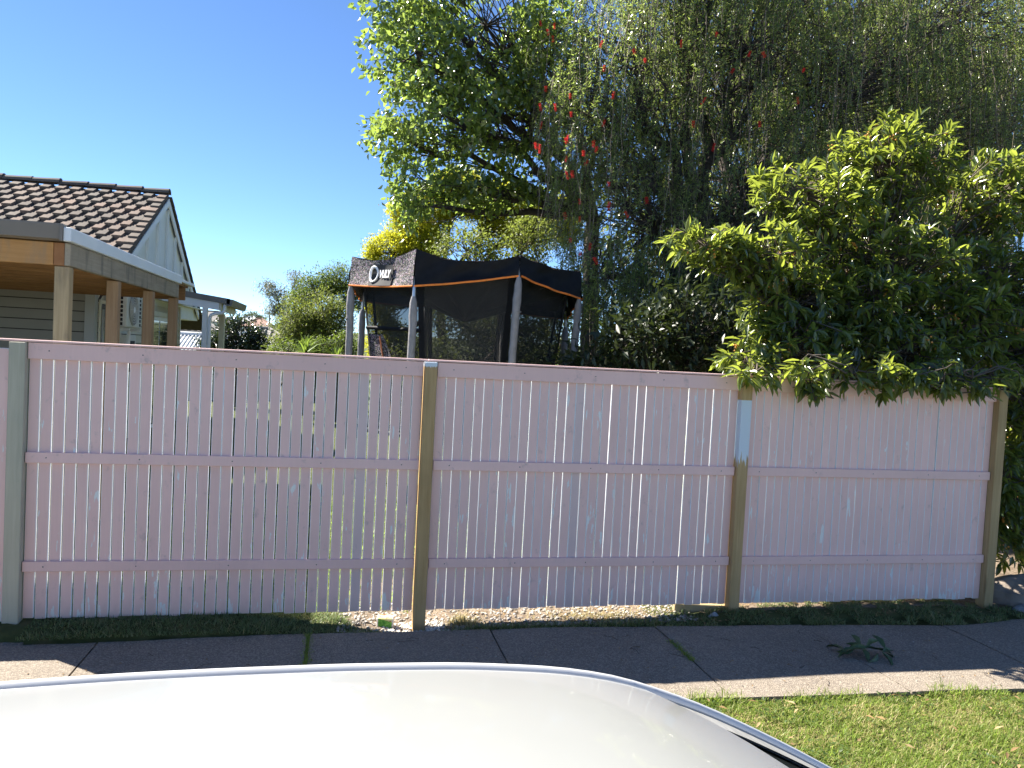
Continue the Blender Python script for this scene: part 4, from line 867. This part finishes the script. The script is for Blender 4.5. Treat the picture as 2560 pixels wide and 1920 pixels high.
# ------------------------------------------------------------------ distant houses
def gz(x, y): return float(ground_z(np.array(float(x)), np.array(float(y))))
def corr_roof(x0, x1, y0, y1, ze, zr, n, mat_ridge):
    """two hipped faces toward the viewer with corrugations"""
    pass
def far_house(label, x0, x1, y0, y1, ze, zr, roofm, wallm, hip=2.0, ribs=0):
    base = gz((x0+x1)/2, y0); h = tag(empty('far_house', ((x0+x1)/2, (y0+y1)/2, base)), label, 'house'); inv = Matrix.Translation((-(x0+x1)/2, -(y0+y1)/2, -base))
    def hh(mb, n, m): o = mb.build(n, m, h); o.matrix_parent_inverse = inv; return o
    w = hh(MB().box(x0+.4, x1-.4, y0+.4, y1-.4, base-.8, ze), 'wall', wallm)
    ym = (y0+y1)/2
    E = [(x0, y0, ze), (x1, y0, ze), (x1, y1, ze), (x0, y1, ze), (x0+hip, ym, zr), (x1-hip, ym, zr)]
    rf = MB().add(E+[(p[0], p[1], ze-.16) for p in E[:4]], [(0, 1, 5, 4), (1, 2, 5), (2, 3, 4, 5), (3, 0, 4), (0, 6, 7, 1), (1, 7, 8, 2), (2, 8, 9, 3), (3, 9, 6, 0)])
    ro = hh(rf, 'roof', roofm)
    if ribs:
        rb = MB(); nn = int((x1-x0)/ribs)
        for k in range(nn+1):
            x = x0+(x1-x0)*k/nn
            u = 1 if x0+hip <= x <= x1-hip else max(.02, (x-x0)/hip if x < x0+hip else (x1-x)/hip)
            rb.tube([(x, y0, ze+.03), (x, y0+(ym-y0)*u, ze+(zr-ze)*u+.03)], ribs*.22, 5)
        for k in range(int((y1-y0)/2/ribs)):
            y = y0+ribs*k; u = (y-y0)/(ym-y0)
            rb.tube([(x1, y, ze+.03), (x1-hip*u, y, ze+(zr-ze)*u+.03)], ribs*.22, 5)
        o = hh(rb, 'roof_ribs', roofm)
    cp = MB()
    for a, b in ((4, 5), (0, 4), (1, 5)): cp.tube([Vector(E[a])+Vector((0, 0, .05)), Vector(E[b])+Vector((0, 0, .05))], .12, 6)
    hh(cp, 'ridge_cap', roofm)
    nw = max(1, int((x1-x0)/3.2))
    for k in range(nw):
        x = x0+(x1-x0)*(k+.5)/nw
        wd = hh(MB().box(x-.7, x+.7, y0+.34, y0+.41, ze-1.35, ze-.35), 'window', MAT['white']); o = MB().box(x-.6, x+.6, y0+.33, y0+.339, ze-1.25, ze-.45).build('pane', MAT['glass_dark'], wd)
    return h
far_house('cream house with grey tiled hip roof seen under the porch', -17, -7.0, 40, 49, 2.35, 4.0, MAT['tile_far'], MAT['brick_pale'], 3.6, .33)
far_house('low white corrugated roof in front of the cream house', -13.5, -5.5, 30.5, 35, 1.35, 2.05, MAT['sheet_white'], MAT['brick_pale'], .4, .16)
far_house('white corrugated hip roof right of the round dark tree', -7.0, -2.9, 36, 41, 1.4, 2.3, MAT['sheet_white'], MAT['brick_pale'], 1.6, .16)
far_house('grey brown tiled roof just behind the white hip roof', -7.2, -2.7, 43, 49, 1.75, 2.75, MAT['tile_far'], MAT['brick_pale'], 1.9, .33)
far_house('pale grey roofed house on the far hill left of the pole', -21.5, -14.7, 150, 158, 4.9, 6.7, MAT['sheet_white'], MAT['white'], 2.6)
far_house('red brown roofed house on the far hill beside the pole', -18.2, -11.5, 138, 146, 4.6, 6.1, MAT['tile_red'], MAT['white'], 3)
far_house('grey roofed distant house behind the palm tree', -28, -20, 145, 153, 5.2, 7.2, MAT['tile_far'], MAT['white'], 3)
pp = tag(empty('power_pole', (-12.3, 132, 2.0)), 'thin timber power pole on the far hill', 'power pole')
MB().tube([(0, 0, -1), (0, 0, 5.2)], [.14, .10], 8).build('pole', MAT['bark'], pp); MB().box(-.9, .9, -.06, .06, 4.75, 4.9).build('crossarm', MAT['bark'], pp)
for k, (x, y, w, zt, lab) in enumerate([(-10.5, 95, 3.0, 3.8, 'olive tree left of three on the slope below the hill houses'), (-7.2, 88, 3.2, 4.0, 'olive tree in front of the hill houses beside the white roof'), (-5.0, 75, 2.6, 4.8, 'tall olive tree right of the slope trees near the gum'), (-18.5, 165, 4.2, 8.4, 'dome shaped tree behind the hill houses'), (-9.5, 120, 4, 5.2, 'bushy tree on the slope behind the power pole'), (-15.5, 100, 3.2, 3.6, 'bushy tree hidden low behind the round dark tree'), (-3.5, 58, 2.4, 4.3, 'bushy tree behind the gum trunk'), (-1.5, 40, 2.2, 4.2, 'bushy tree far behind the pale bush')]):
    z = gz(x, y); hgt = zt-z
    make_tree('hill_tree', lab, 'tree', (x, y, z), (x, y, z+hgt*.35), .12, [(x-w*.3, y, z+hgt*.55, w*.45, w*.4, hgt*.3), (x+w*.3, y, z+hgt*.5, w*.45, w*.4, hgt*.32), (x, y, z+hgt*.72, w*.42, w*.4, hgt*.28)], 130, 34, .34, .16, MAT['leaf_far'], MAT['bark'], 'trees on the far slope', spread=.7, shell=.5)

# ------------------------------------------------------------------ car
car = tag(empty('car', (-.1, -4.9, -.13)), 'white car with curved roof edge parked on the road in front of the fence', 'car')
cinv = Matrix.Translation((.1, 4.9, .13))
def CAR(mb, n, m, parent=None, fix=False):
    o = mb.build(n, m, car if parent is None else parent, fix=fix)
    if parent is None: o.matrix_parent_inverse = cinv
    return o
YC, HW = -4.903, .58
RXs = [-2.05, -1.75, -1.4, -1.0, -.7, -.41, -.27, -.13, .03, .19, .33, .427, .48, .56, .64, .726, .814, .95, 1.1, 1.3]
RZs = [.99, 1.16, 1.32, 1.415, 1.447, 1.467, 1.472, 1.474, 1.474, 1.470, 1.459, 1.442, 1.424, 1.395, 1.358, 1.316, 1.269, 1.19, 1.10, .98]
def rz_(x): return float(np.interp(x, RXs, RZs))
# smooth the profile a little
fx = np.linspace(-2.05, 1.3, 400); fz = np.interp(fx, RXs, RZs); ker = np.hanning(21); ker /= ker.sum(); fz2 = np.convolve(np.pad(fz, 10, 'edge'), ker, 'valid')
def rz_(x): return float(np.interp(x, fx, fz2))
def wid(x): return HW+.10*max(0, (x-.8)/.5)+.06*max(0, (-1.2-x)/.8)
def surf(x, t):      # t -1..1 across, +1 = far side (toward the fence)
    return (x, YC+(wid(x)-.022)*t, rz_(x)-.003+.040*(1-abs(t)**2.2))
def header(t): return .467+.155*(1-abs(t)**3.2)
def back(t): return -1.35-.10*(1-t*t)
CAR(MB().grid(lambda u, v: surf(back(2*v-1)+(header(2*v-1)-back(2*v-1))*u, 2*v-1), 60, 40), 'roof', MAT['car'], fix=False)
def wsc(t): return 1.22+.10*(1-t*t)
CAR(MB().grid(lambda u, v: (lambda p: (p[0], p[1], p[2]-.012))(surf(header(2*v-1)+.006+(wsc(2*v-1)-header(2*v-1))*u, (2*v-1)*1.0)), 24, 30), 'windscreen', MAT['glass_dark'])
CAR(MB().grid(lambda u, v: (lambda p: (p[0], p[1], p[2]-.008))(surf(-1.95+(back(2*v-1)-.006+1.95)*u, (2*v-1))), 16, 24), 'rear_window', MAT['glass_dark'])
for sg in (1, -1):
    # drip channel + raised rail running into the A pillar
    def rail(u, v):
        x = -1.95+u*(1.28+1.95); w = wid(x); prof = [(-.024, -.006), (-.022, -.015), (-.016, -.015), (-.0135, -.010), (-.0085, -.0015), (-.004, .0), (.006, -.004), (.012, -.02), (.016, -.05)]
        k = v*(len(prof)-1); i = int(min(k, len(prof)-2)); f_ = k-i; a = prof[i]; b_ = prof[i+1]
        return (x, YC+sg*(w+a[0]*(1-f_)+b_[0]*f_), rz_(x)+a[1]*(1-f_)+b_[1]*f_)
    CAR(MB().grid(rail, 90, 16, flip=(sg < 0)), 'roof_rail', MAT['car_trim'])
    def seal(u, v):
        x = .45+u*(1.28-.45); w = wid(x); return (x, YC+sg*(w-.024-.075*v), rz_(x)-.009+.012*v)
    CAR(MB().grid(seal, 30, 4, flip=(sg > 0)), 'windscreen_seal', MAT['frit'])
    # side body loft
    st = np.linspace(-2.3, 2.2, 60)
    def half(x):
        belt = .93 if x < 1.25 else .93-.22*((x-1.25)/1.0)**1.5
        nose = min(1, max(0, (2.25-x)/.35))**.5*min(1, max(0, (x+2.38)/.3))**.5
        B = .80+.08*nose
        return [(.70*nose+.10, belt+.005), (B*.97*nose+.02, belt-.06), (B*nose+.01, .66), (B*nose+.01, .5), (B*.98*nose+.01, .32), (B*.93*nose, .12)]
    def body(u, v):
        x = -2.3+4.5*u; pr = half(x); k = v*(len(pr)-1); i = int(min(k, len(pr)-2)); f_ = k-i
        y = pr[i][0]*(1-f_)+pr[i+1][0]*f_; z = pr[i][1]*(1-f_)+pr[i+1][1]*f_
        for wx in (-1.45, 1.38):     # wheel arches
            d = math.hypot(x-wx, z-.17)
            if d < .36: z = min(.66, .17+math.sqrt(max(0, .36**2-(x-wx)**2))) if z < .17+math.sqrt(max(0, .36**2-(x-wx)**2)) else z
        return (x, YC+sg*y, z)
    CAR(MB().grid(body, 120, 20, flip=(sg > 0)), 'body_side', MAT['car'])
    def glassf(xa, xb):
        def g_(u, v):
            x = xa+(xb-xa)*u; zt = rz_(x)-.055; w = wid(x); zb = .95; yt = w+.018; yb = .76
            return (x, YC+sg*(yt+(yb-yt)*v+.004), zt+(zb-zt)*v)
        return g_
    CAR(MB().grid(glassf(-1.0, -.16), 14, 6, flip=(sg > 0)), 'side_window', MAT['glass_dark']); CAR(MB().grid(glassf(-.08, 1.0), 14, 6, flip=(sg > 0)), 'side_window', MAT['glass_dark'])
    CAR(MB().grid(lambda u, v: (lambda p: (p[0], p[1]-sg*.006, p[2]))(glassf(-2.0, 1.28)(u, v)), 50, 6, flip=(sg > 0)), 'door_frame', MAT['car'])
    for wx in (-1.45, 1.38):
        pts = [(.0, .19), (.03, .2), (.06, .27), (.06, .30), (.03, .325), (.0, .33), (-.10, .33), (-.14, .30), (-.14, .2)]
        yb = YC+sg*.80
        wb = MB().grid(lambda u, v: (lambda q: (wx+q[1]*math.cos(2*math.pi*u), yb+sg*(q[0]), .17+.03+q[1]*math.sin(2*math.pi*u)))(pts[int(round(v*8))]), 28, 8)
        wl = CAR(wb, 'wheel', MAT['rubber'], fix=True)
        rb = MB()
        for k in range(7):
            a = 2*math.pi*k/7; rb.add([(wx+.04*math.cos(a+1.57), yb+sg*.02, .2+.04*math.sin(a+1.57)), (wx-.04*math.cos(a+1.57), yb+sg*.02, .2-.04*math.sin(a+1.57)), (wx+.195*math.cos(a-.12), yb+sg*.012, .2+.195*math.sin(a-.12)), (wx+.195*math.cos(a+.12), yb+sg*.012, .2+.195*math.sin(a+.12))], [(0, 1, 2, 3)])
        rb.build('rim', MAT['alloy'], wl)
    CAR(MB().box(2.1, 2.235, YC+sg*.56-.13, YC+sg*.56+.13, .57, .68, 0, .025), 'headlight', MAT['lamp']); CAR(MB().box(-2.36, -2.26, YC+sg*.56-.12, YC+sg*.64+.12, .60, .78, 0, .03), 'tail_light', MAT['lamp_red'])
def deck(xa, xb):
    def d_(u, v):
        x = xa+(xb-xa)*u; t = 2*v-1; belt = .93 if x < 1.25 else .93-.22*((x-1.25)/1.0)**1.5
        nose = min(1, max(0, (2.25-x)/.35))**.5*min(1, max(0, (x+2.38)/.3))**.5
        return (x, YC+(.70*nose+.10)*t, belt+.005+.03*(1-t*t))
    return d_
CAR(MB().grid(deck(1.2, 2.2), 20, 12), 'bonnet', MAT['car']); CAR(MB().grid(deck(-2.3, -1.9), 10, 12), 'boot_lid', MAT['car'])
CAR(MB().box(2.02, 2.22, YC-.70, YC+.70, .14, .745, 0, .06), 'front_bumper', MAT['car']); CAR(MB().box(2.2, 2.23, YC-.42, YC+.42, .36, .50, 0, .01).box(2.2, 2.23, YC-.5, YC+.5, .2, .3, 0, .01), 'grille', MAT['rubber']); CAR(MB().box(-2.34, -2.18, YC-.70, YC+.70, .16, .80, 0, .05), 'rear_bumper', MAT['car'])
CAR(MB().box(-2.1, 2.0, YC-.74, YC+.74, .10, .3), 'underbody', MAT['rubber']); CAR(MB().box(-1.6, 1.0, YC-.66, YC+.66, .3, .75), 'seats', MAT['rubber'])

# ------------------------------------------------------------------ small things near the fence
bx = tag(empty('juice_carton', (.385, .055, -.068), R(-8)), 'crushed green and yellow drink carton lying under the fence', 'carton')
def cartonmat():
    m = NT('green_carton_print'); tc = m.n('ShaderNodeTexCoord').outputs['Object']; sx = m.n('ShaderNodeSeparateXYZ', inp={0: tc})
    g = m.ramp(m.noise(tc, 60, 3), [(.42, (.06, .26, .02)), (.60, (.16, .44, .05)), (.7, (.42, .52, .14))])
    ye = m.ramp(m.noise(tc, 42, 2), [(.40, (.78, .66, .22)), (.56, (.80, .72, .36)), (.60, (.62, .06, .03)), (.72, (.55, .05, .03))])
    top = m.smooth(m.math('ADD', sx.outputs[2], m.math('MULTIPLY', sx.outputs[0], .25)), .058, .062)
    wh = m.smooth(m.math('ABSOLUTE', m.math('ADD', sx.outputs[0], 0.)), .047, .050)
    m.base(m.mix(wh, m.mix(top, g, ye), (.66, .62, .54)), .5); return m.mat
MB().box(-.06, .06, -.038, .038, .0, .075, 0, .006).build('carton_body', cartonmat(), bx)
MB().box(.02, .06, -.01, .012, .0755, .079, 0, .001).build('carton_flap', MAT['print'], bx)
def rock(name, loc, size, mat, label, cat='rock', seed=1):
    bm = bmesh.new(); bmesh.ops.create_icosphere(bm, subdivisions=3, radius=1); r_ = np.random.default_rng(seed); ph = r_.random(9)*6; pl = unit(r_.normal(size=(9, 3)))
    for v in bm.verts:
        p = np.array(v.co); d = 1.
        for q in pl: d = min(d, .78/max(.4, p@q)) if p@q > .4 else d
        v.co = Vector(p*d*(1+.05*math.sin(p[0]*5+ph[0])+.05*math.sin(p[1]*6+ph[1])+.03*math.sin(p[2]*11+ph[2])))*1.0
        v.co = Vector((v.co.x*size[0], v.co.y*size[1], v.co.z*size[2]))
    me = bpy.data.meshes.new(name); bm.to_mesh(me); bm.free(); me.materials.append(mat); me.polygons.foreach_set('use_smooth', [False]*len(me.polygons))
    return tag(obj(name, me, None, loc), label, cat)
rock('rock', (2.86, -.10, -.01), (.055, .045, .05), MAT['rock_grey'], 'pale grey stone at the foot of the post with the white stripe', seed=2)
rock('rock', (3.20, -.05, -.015), (.07, .05, .035), mottled('plain_dark_stone', (.10, .11, .12), .3, 9, .9, .5, 30), 'dark flat stone just right of the post with the white stripe', seed=5)
rock('rock', (5.85, .10, .06), (.30, .22, .20), MAT['rock_brown'], 'large brown grey boulder at the right end of the fence', 'boulder', seed=3)
rock('rock', (5.72, -.16, -.02), (.17, .12, .07), MAT['rock_grey'], 'low flat stone in front of the boulder by the end post', seed=8)
rock('rock', (1.68, -.13, -.03), (.045, .035, .03), MAT['rock_grey'], 'small pale stone in the shaded grass below the middle panel', seed=9)
rock('rock', (1.55, -.14, -.03), (.035, .03, .022), MAT['rock_grey'], 'smallest pale stone left of the other stone below the middle panel', seed=10)
MB().box(-.21, .21, -.022, .022, -.03, .035, 0, .004).build('timber_offcut', wood('offcut_pine', (.30, .23, .12), (.42, .34, .20), (1.2, 24, 24)), None, (2.80, .035, .022), (0, R(3), R(-3)))
tag(bpy.data.objects['timber_offcut'], 'short pine offcut wedged under the fence against the striped post', 'offcut')
# fallen sprig on the path
sprig = tag(empty('fallen_sprig', (3.52, -.93, .012)), 'wilted green leafy sprig lying on the shaded footpath', 'sprig')
MB().tube([(-.17, .10, .01), (-.06, .05, .03), (.04, .0, .035), (.14, -.02, .03), (.25, -.07, .004)], [.003, .004, .005, .004, .003], 6).build('stem', MAT['twig'], sprig)
sm = np_mesh('leaf', LEAF_BROAD[0]*np.array([1, .34, 1.3]), LEAF_BROAD[1], mottled('wilted_leaf', (.045, .085, .028), .3, 6, .5), smooth=True)
for k in range(16):
    a = RNG.random()*6.28; s = .11+.08*RNG.random(); q = RNG.random()
    o = obj('leaf', sm, sprig, (-.12+.26*q, .06-.10*q+RNG.normal(0, .02), .012+.045*RNG.random()), (RNG.normal(0, .7), RNG.normal(.05, .2), a)); o.scale = (s, s, s)
# pebbles, gravel, litter
def scatter_chips(name, label, n, xr, yr, size, mat, zf, parent=None):
    bv, bf = np.array([(1, 0, 0), (-1, 0, 0), (0, 1, 0), (0, -1, 0), (0, 0, 1), (0, 0, -1)], float), np.array([(0, 2, 4), (2, 1, 4), (1, 3, 4), (3, 0, 4), (2, 0, 5), (1, 2, 5), (3, 1, 5), (0, 3, 5)])
    x = xr[0]+(xr[1]-xr[0])*RNG.random(n); y = yr[0]+(yr[1]-yr[0])*RNG.random(n); s = size*(.4+RNG.random(n)**2*1.2)
    sc = np.stack([s, s*(.6+.5*RNG.random(n)), s*.6], 1); a = RNG.random(n)*6.28; ca, sa = np.cos(a), np.sin(a)
    v = bv[None]*sc[:, None]+RNG.normal(0, .15, (n, 6, 3))*s[:, None, None]; vx = v[..., 0]*ca[:, None]-v[..., 1]*sa[:, None]; vy = v[..., 0]*sa[:, None]+v[..., 1]*ca[:, None]
    V = np.stack([vx+x[:, None], vy+y[:, None], v[..., 2]+(zf(x, y)+s*.25)[:, None]], -1).reshape(-1, 3); F = (bf[None]+(np.arange(n)*6)[:, None, None]).reshape(-1, 3)
    return tag(obj(name, np_mesh(name, V, F, mat)), label, kind='stuff')
scatter_chips('gravel', 'white gravel chips round the foot of the middle post', 900, (.36, .80), (-.20, .12), .012, MAT['gravel_white'], ground_z)
scatter_chips('pebbles', 'brown and grey pebbles on the bare soil under the fence', 3200, (.05, 2.7), (-.18, .5), .013, MAT['pebble'], ground_z)
scatter_chips('path_grit', 'loose grit and small stones on the footpath', 420, (-2, 5.2), (-1.38, -.3), .005, MAT['pebble'], lambda x, y: x*0+.002)
def flat_leaves(name, label, n, xr, yr, zf, L=.03, W_=.012, mat=None):
    P = np.stack([xr[0]+(xr[1]-xr[0])*RNG.random(n), yr[0]+(yr[1]-yr[0])*RNG.random(n)], 1); z = zf(P[:, 0], P[:, 1]); P = np.concatenate([P, z[:, None]+.006], 1)
    D = rand_dir(n)*[1, 1, .15]; V, F = leaves_np(P, D, np.array([0, 0, 1.])+rand_dir(n)*.35, L*(.5+RNG.random(n)), W_, LEAF_MID); return tag(obj(name, np_mesh(name, V, F, mat or MAT['litter'])), label, kind='stuff')
flat_leaves('leaf_litter', 'dry brown leaf litter along the foot of the fence', 1500, (.9, 6.2), (-.22, .5), ground_z)
flat_leaves('path_litter', 'scattered dry leaves and bits on the footpath and verge edge', 190, (-1.9, 5.2), (-1.5, -.3), lambda x, y: x*0+.002, .026, .009)
flat_leaves('fallen_leaves', 'dry fallen leaves lying on the verge grass', 120, (1.3, 5), (-2.6, -1.5), lambda x, y: x*0+.022, .045, .018)
tw_ = MB()
for k in range(40):
    x, y = -1.6+6.6*RNG.random(), -1.45+1.1*RNG.random(); a = RNG.random()*6.28; l = .04+.09*RNG.random(); tw_.tube([(x, y, .006), (x+l*.5*math.cos(a), y+l*.5*math.sin(a)+.004, .009), (x+l*math.cos(a+.2), y+l*math.sin(a+.2), .005)], .0017, 4)
tag(tw_.build('twig_litter', MAT['bark']), 'small dry twigs scattered on the footpath', kind='stuff')

# grass
def grass(name, label, n, fn_xy, zf, L, Wd, mat, lean=.9, clump=True):
    P = fn_xy(n); n = len(P); z = zf(P[:, 0], P[:, 1]); P3 = np.concatenate([P, z[:, None]-.003], 1)
    a = RNG.random(n)*2*np.pi; le = lean*RNG.random(n)+.15; D = np.stack([np.cos(a)*le, np.sin(a)*le, np.full(n, 1.)], 1); N = np.stack([np.cos(a), np.sin(a), np.full(n, -.3)], 1)*-1
    hv = 1.
    if clump: hv = .65+.7*(.5+.25*np.sin(P[:, 0]*7.3+1.3*np.sin(P[:, 1]*9))+.25*np.sin(P[:, 1]*11+2*np.sin(P[:, 0]*5)))
    LL = L*(.45+.8*RNG.random(n))*hv
    V, F = leaves_np(P3, D, N+rand_dir(n)*.3, LL, Wd*(.7+.6*RNG.random(n)), BLADE); return tag(obj(name, np_mesh(name, V, F, mat)), label, kind='stuff')
def rect(x0, x1, y0, y1, cond=None):
    def f(n):
        p = np.stack([x0+(x1-x0)*RNG.random(n), y0+(y1-y0)*RNG.random(n)], 1); return p if cond is None else p[cond(p[:, 0], p[:, 1])]
    return f
vz = lambda x, y: x*0-.025
edge = lambda x: np.interp(x, [-5, 2.1, 4.3, 8], [-1.33, -1.41, -1.505, -1.6])+.02*np.sin(x*9)+.012*np.sin(x*31)
grass('verge_grass', 'sunlit lawn grass on the verge at the right', 95000, rect(1.2, 5.2, -2.75, -1.38, lambda x, y: (y < edge(x)+RNG.normal(0, .018, len(x))) & (RNG.random(len(x)) < .35+.65*((np.sin(x*31+2*np.sin(y*19))*np.sin(y*37+2*np.sin(x*23))) > -.25))), vz, .044, .0042, MAT['grass'], 3.2)
grass('dry_grass', 'dry straw coloured blades through the verge lawn', 46000, rect(1.2, 5.2, -2.75, -1.36, lambda x, y: (y < edge(x)+.015) & (RNG.random(len(x)) < .25+.75*(np.sin(x*6+np.sin(y*8))*np.sin(y*9+1.7*np.sin(x*5)) > .1))), vz, .042, .0035, MAT['straw'], 3.0)
grass('kerb_grass', 'lawn grass along the rest of the verge', 34000, rect(-4, 8, -3.42, -1.4, lambda x, y: (y < edge(x)) & ~((x > 1.2) & (x < 5.2) & (y > -2.75))), vz, .06, .008, MAT['grass'], 1.4)
ye_ = lambda x: np.interp(x, [-5, -1.9, 0, 1.5, 3.2, 4.8, 5.4, 8], [-.28, -.28, -.235, -.235, -.31, -.42, -.33, -.3])
def strip_ok(x, y):
    back_ = np.interp(x, [-1.9, -.1, .2, .45, .75, 1.0, 2.3, 2.6, 4, 5, 5.6], [.35, .35, -.10, -.17, -.17, -.14, -.10, .0, .15, .12, -.12])
    nz = .5+.3*np.sin(x*13+y*7)+.2*np.sin(x*29-y*17); return (y > ye_(x)-.012+RNG.normal(0, .006, len(x))) & (y < back_+RNG.normal(0, .02, len(x))) & ((x < 2.6) | (nz > .35))
sz = lambda x, y: ground_z(x, np.maximum(y, -.215))
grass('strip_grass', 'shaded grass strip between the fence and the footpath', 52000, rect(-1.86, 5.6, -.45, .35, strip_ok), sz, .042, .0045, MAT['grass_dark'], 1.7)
grass('strip_straw', 'dry blades lying in the shaded grass strip', 3000, rect(-1.86, 5.6, -.45, .3, strip_ok), sz, .05, .003, MAT['straw'], 3.)
grass('dry_tuft', 'pale dry grass tufts in the sunlit hollow by the middle post', 900, lambda n: np.concatenate([np.stack([.92+RNG.normal(0, .06, n//2), -.05+RNG.normal(0, .05, n//2)], 1), np.stack([1.95+RNG.normal(0, .22, n//2), .0+RNG.normal(0, .05, n//2)], 1)]), ground_z, .07, .004, MAT['straw'], 1.8, False)
grass('joint_weeds', 'green weeds growing in the footpath joints', 3000, lambda n: np.concatenate([np.stack([-.135+RNG.normal(0, .014, n//2), -.25-.75*RNG.random(n//2)**1.3], 1), np.stack([2.3+RNG.normal(0, .012, n//3), -.55-.35*RNG.random(n//3)], 1)]), lambda x, y: x*0-.008, .034, .005, MAT['grass'], 1.8, False)
grass('yard_lawn', 'lawn grass in the yard behind the fence', 26000, rect(-2.2, 4.5, .35, 4.5), lambda x, y: ground_z(x, y), .055, .008, MAT['grass'], 1.3)

grass('edge_grass', 'longer ragged grass leaning over the footpath edge', 2600, lambda n: (lambda x: np.stack([x, edge(x)+RNG.normal(-.015, .018, len(x))], 1))((lambda x: x[np.sin(x*7)+.6*np.sin(x*19+1) > -.3])(1.2+4*RNG.random(n))), vz, .075, .005, MAT['grass'], 1.8)
P_ = np.stack([1.3+3.8*RNG.random(5200), -2.7+1.25*RNG.random(5200)], 1); P_ = P_[np.sin(P_[:, 0]*5.1+np.sin(P_[:, 1]*7))*np.sin(P_[:, 1]*6.3+1.5*np.sin(P_[:, 0]*4)) > .15]; n = len(P_)
V, F = leaves_np(np.concatenate([P_, -.01+.025*RNG.random((n, 1))], 1), rand_dir(n)*[1, 1, .2]+[0, 0, .15], np.array([0, 0, 1.])+rand_dir(n)*.5, .022*(.6+.8*RNG.random(n)), .015, LEAF_MID)
tag(obj('clover', np_mesh('clover', V, F, MAT['leaf_mid'])), 'small broad clover leaves growing through the verge lawn', kind='stuff')
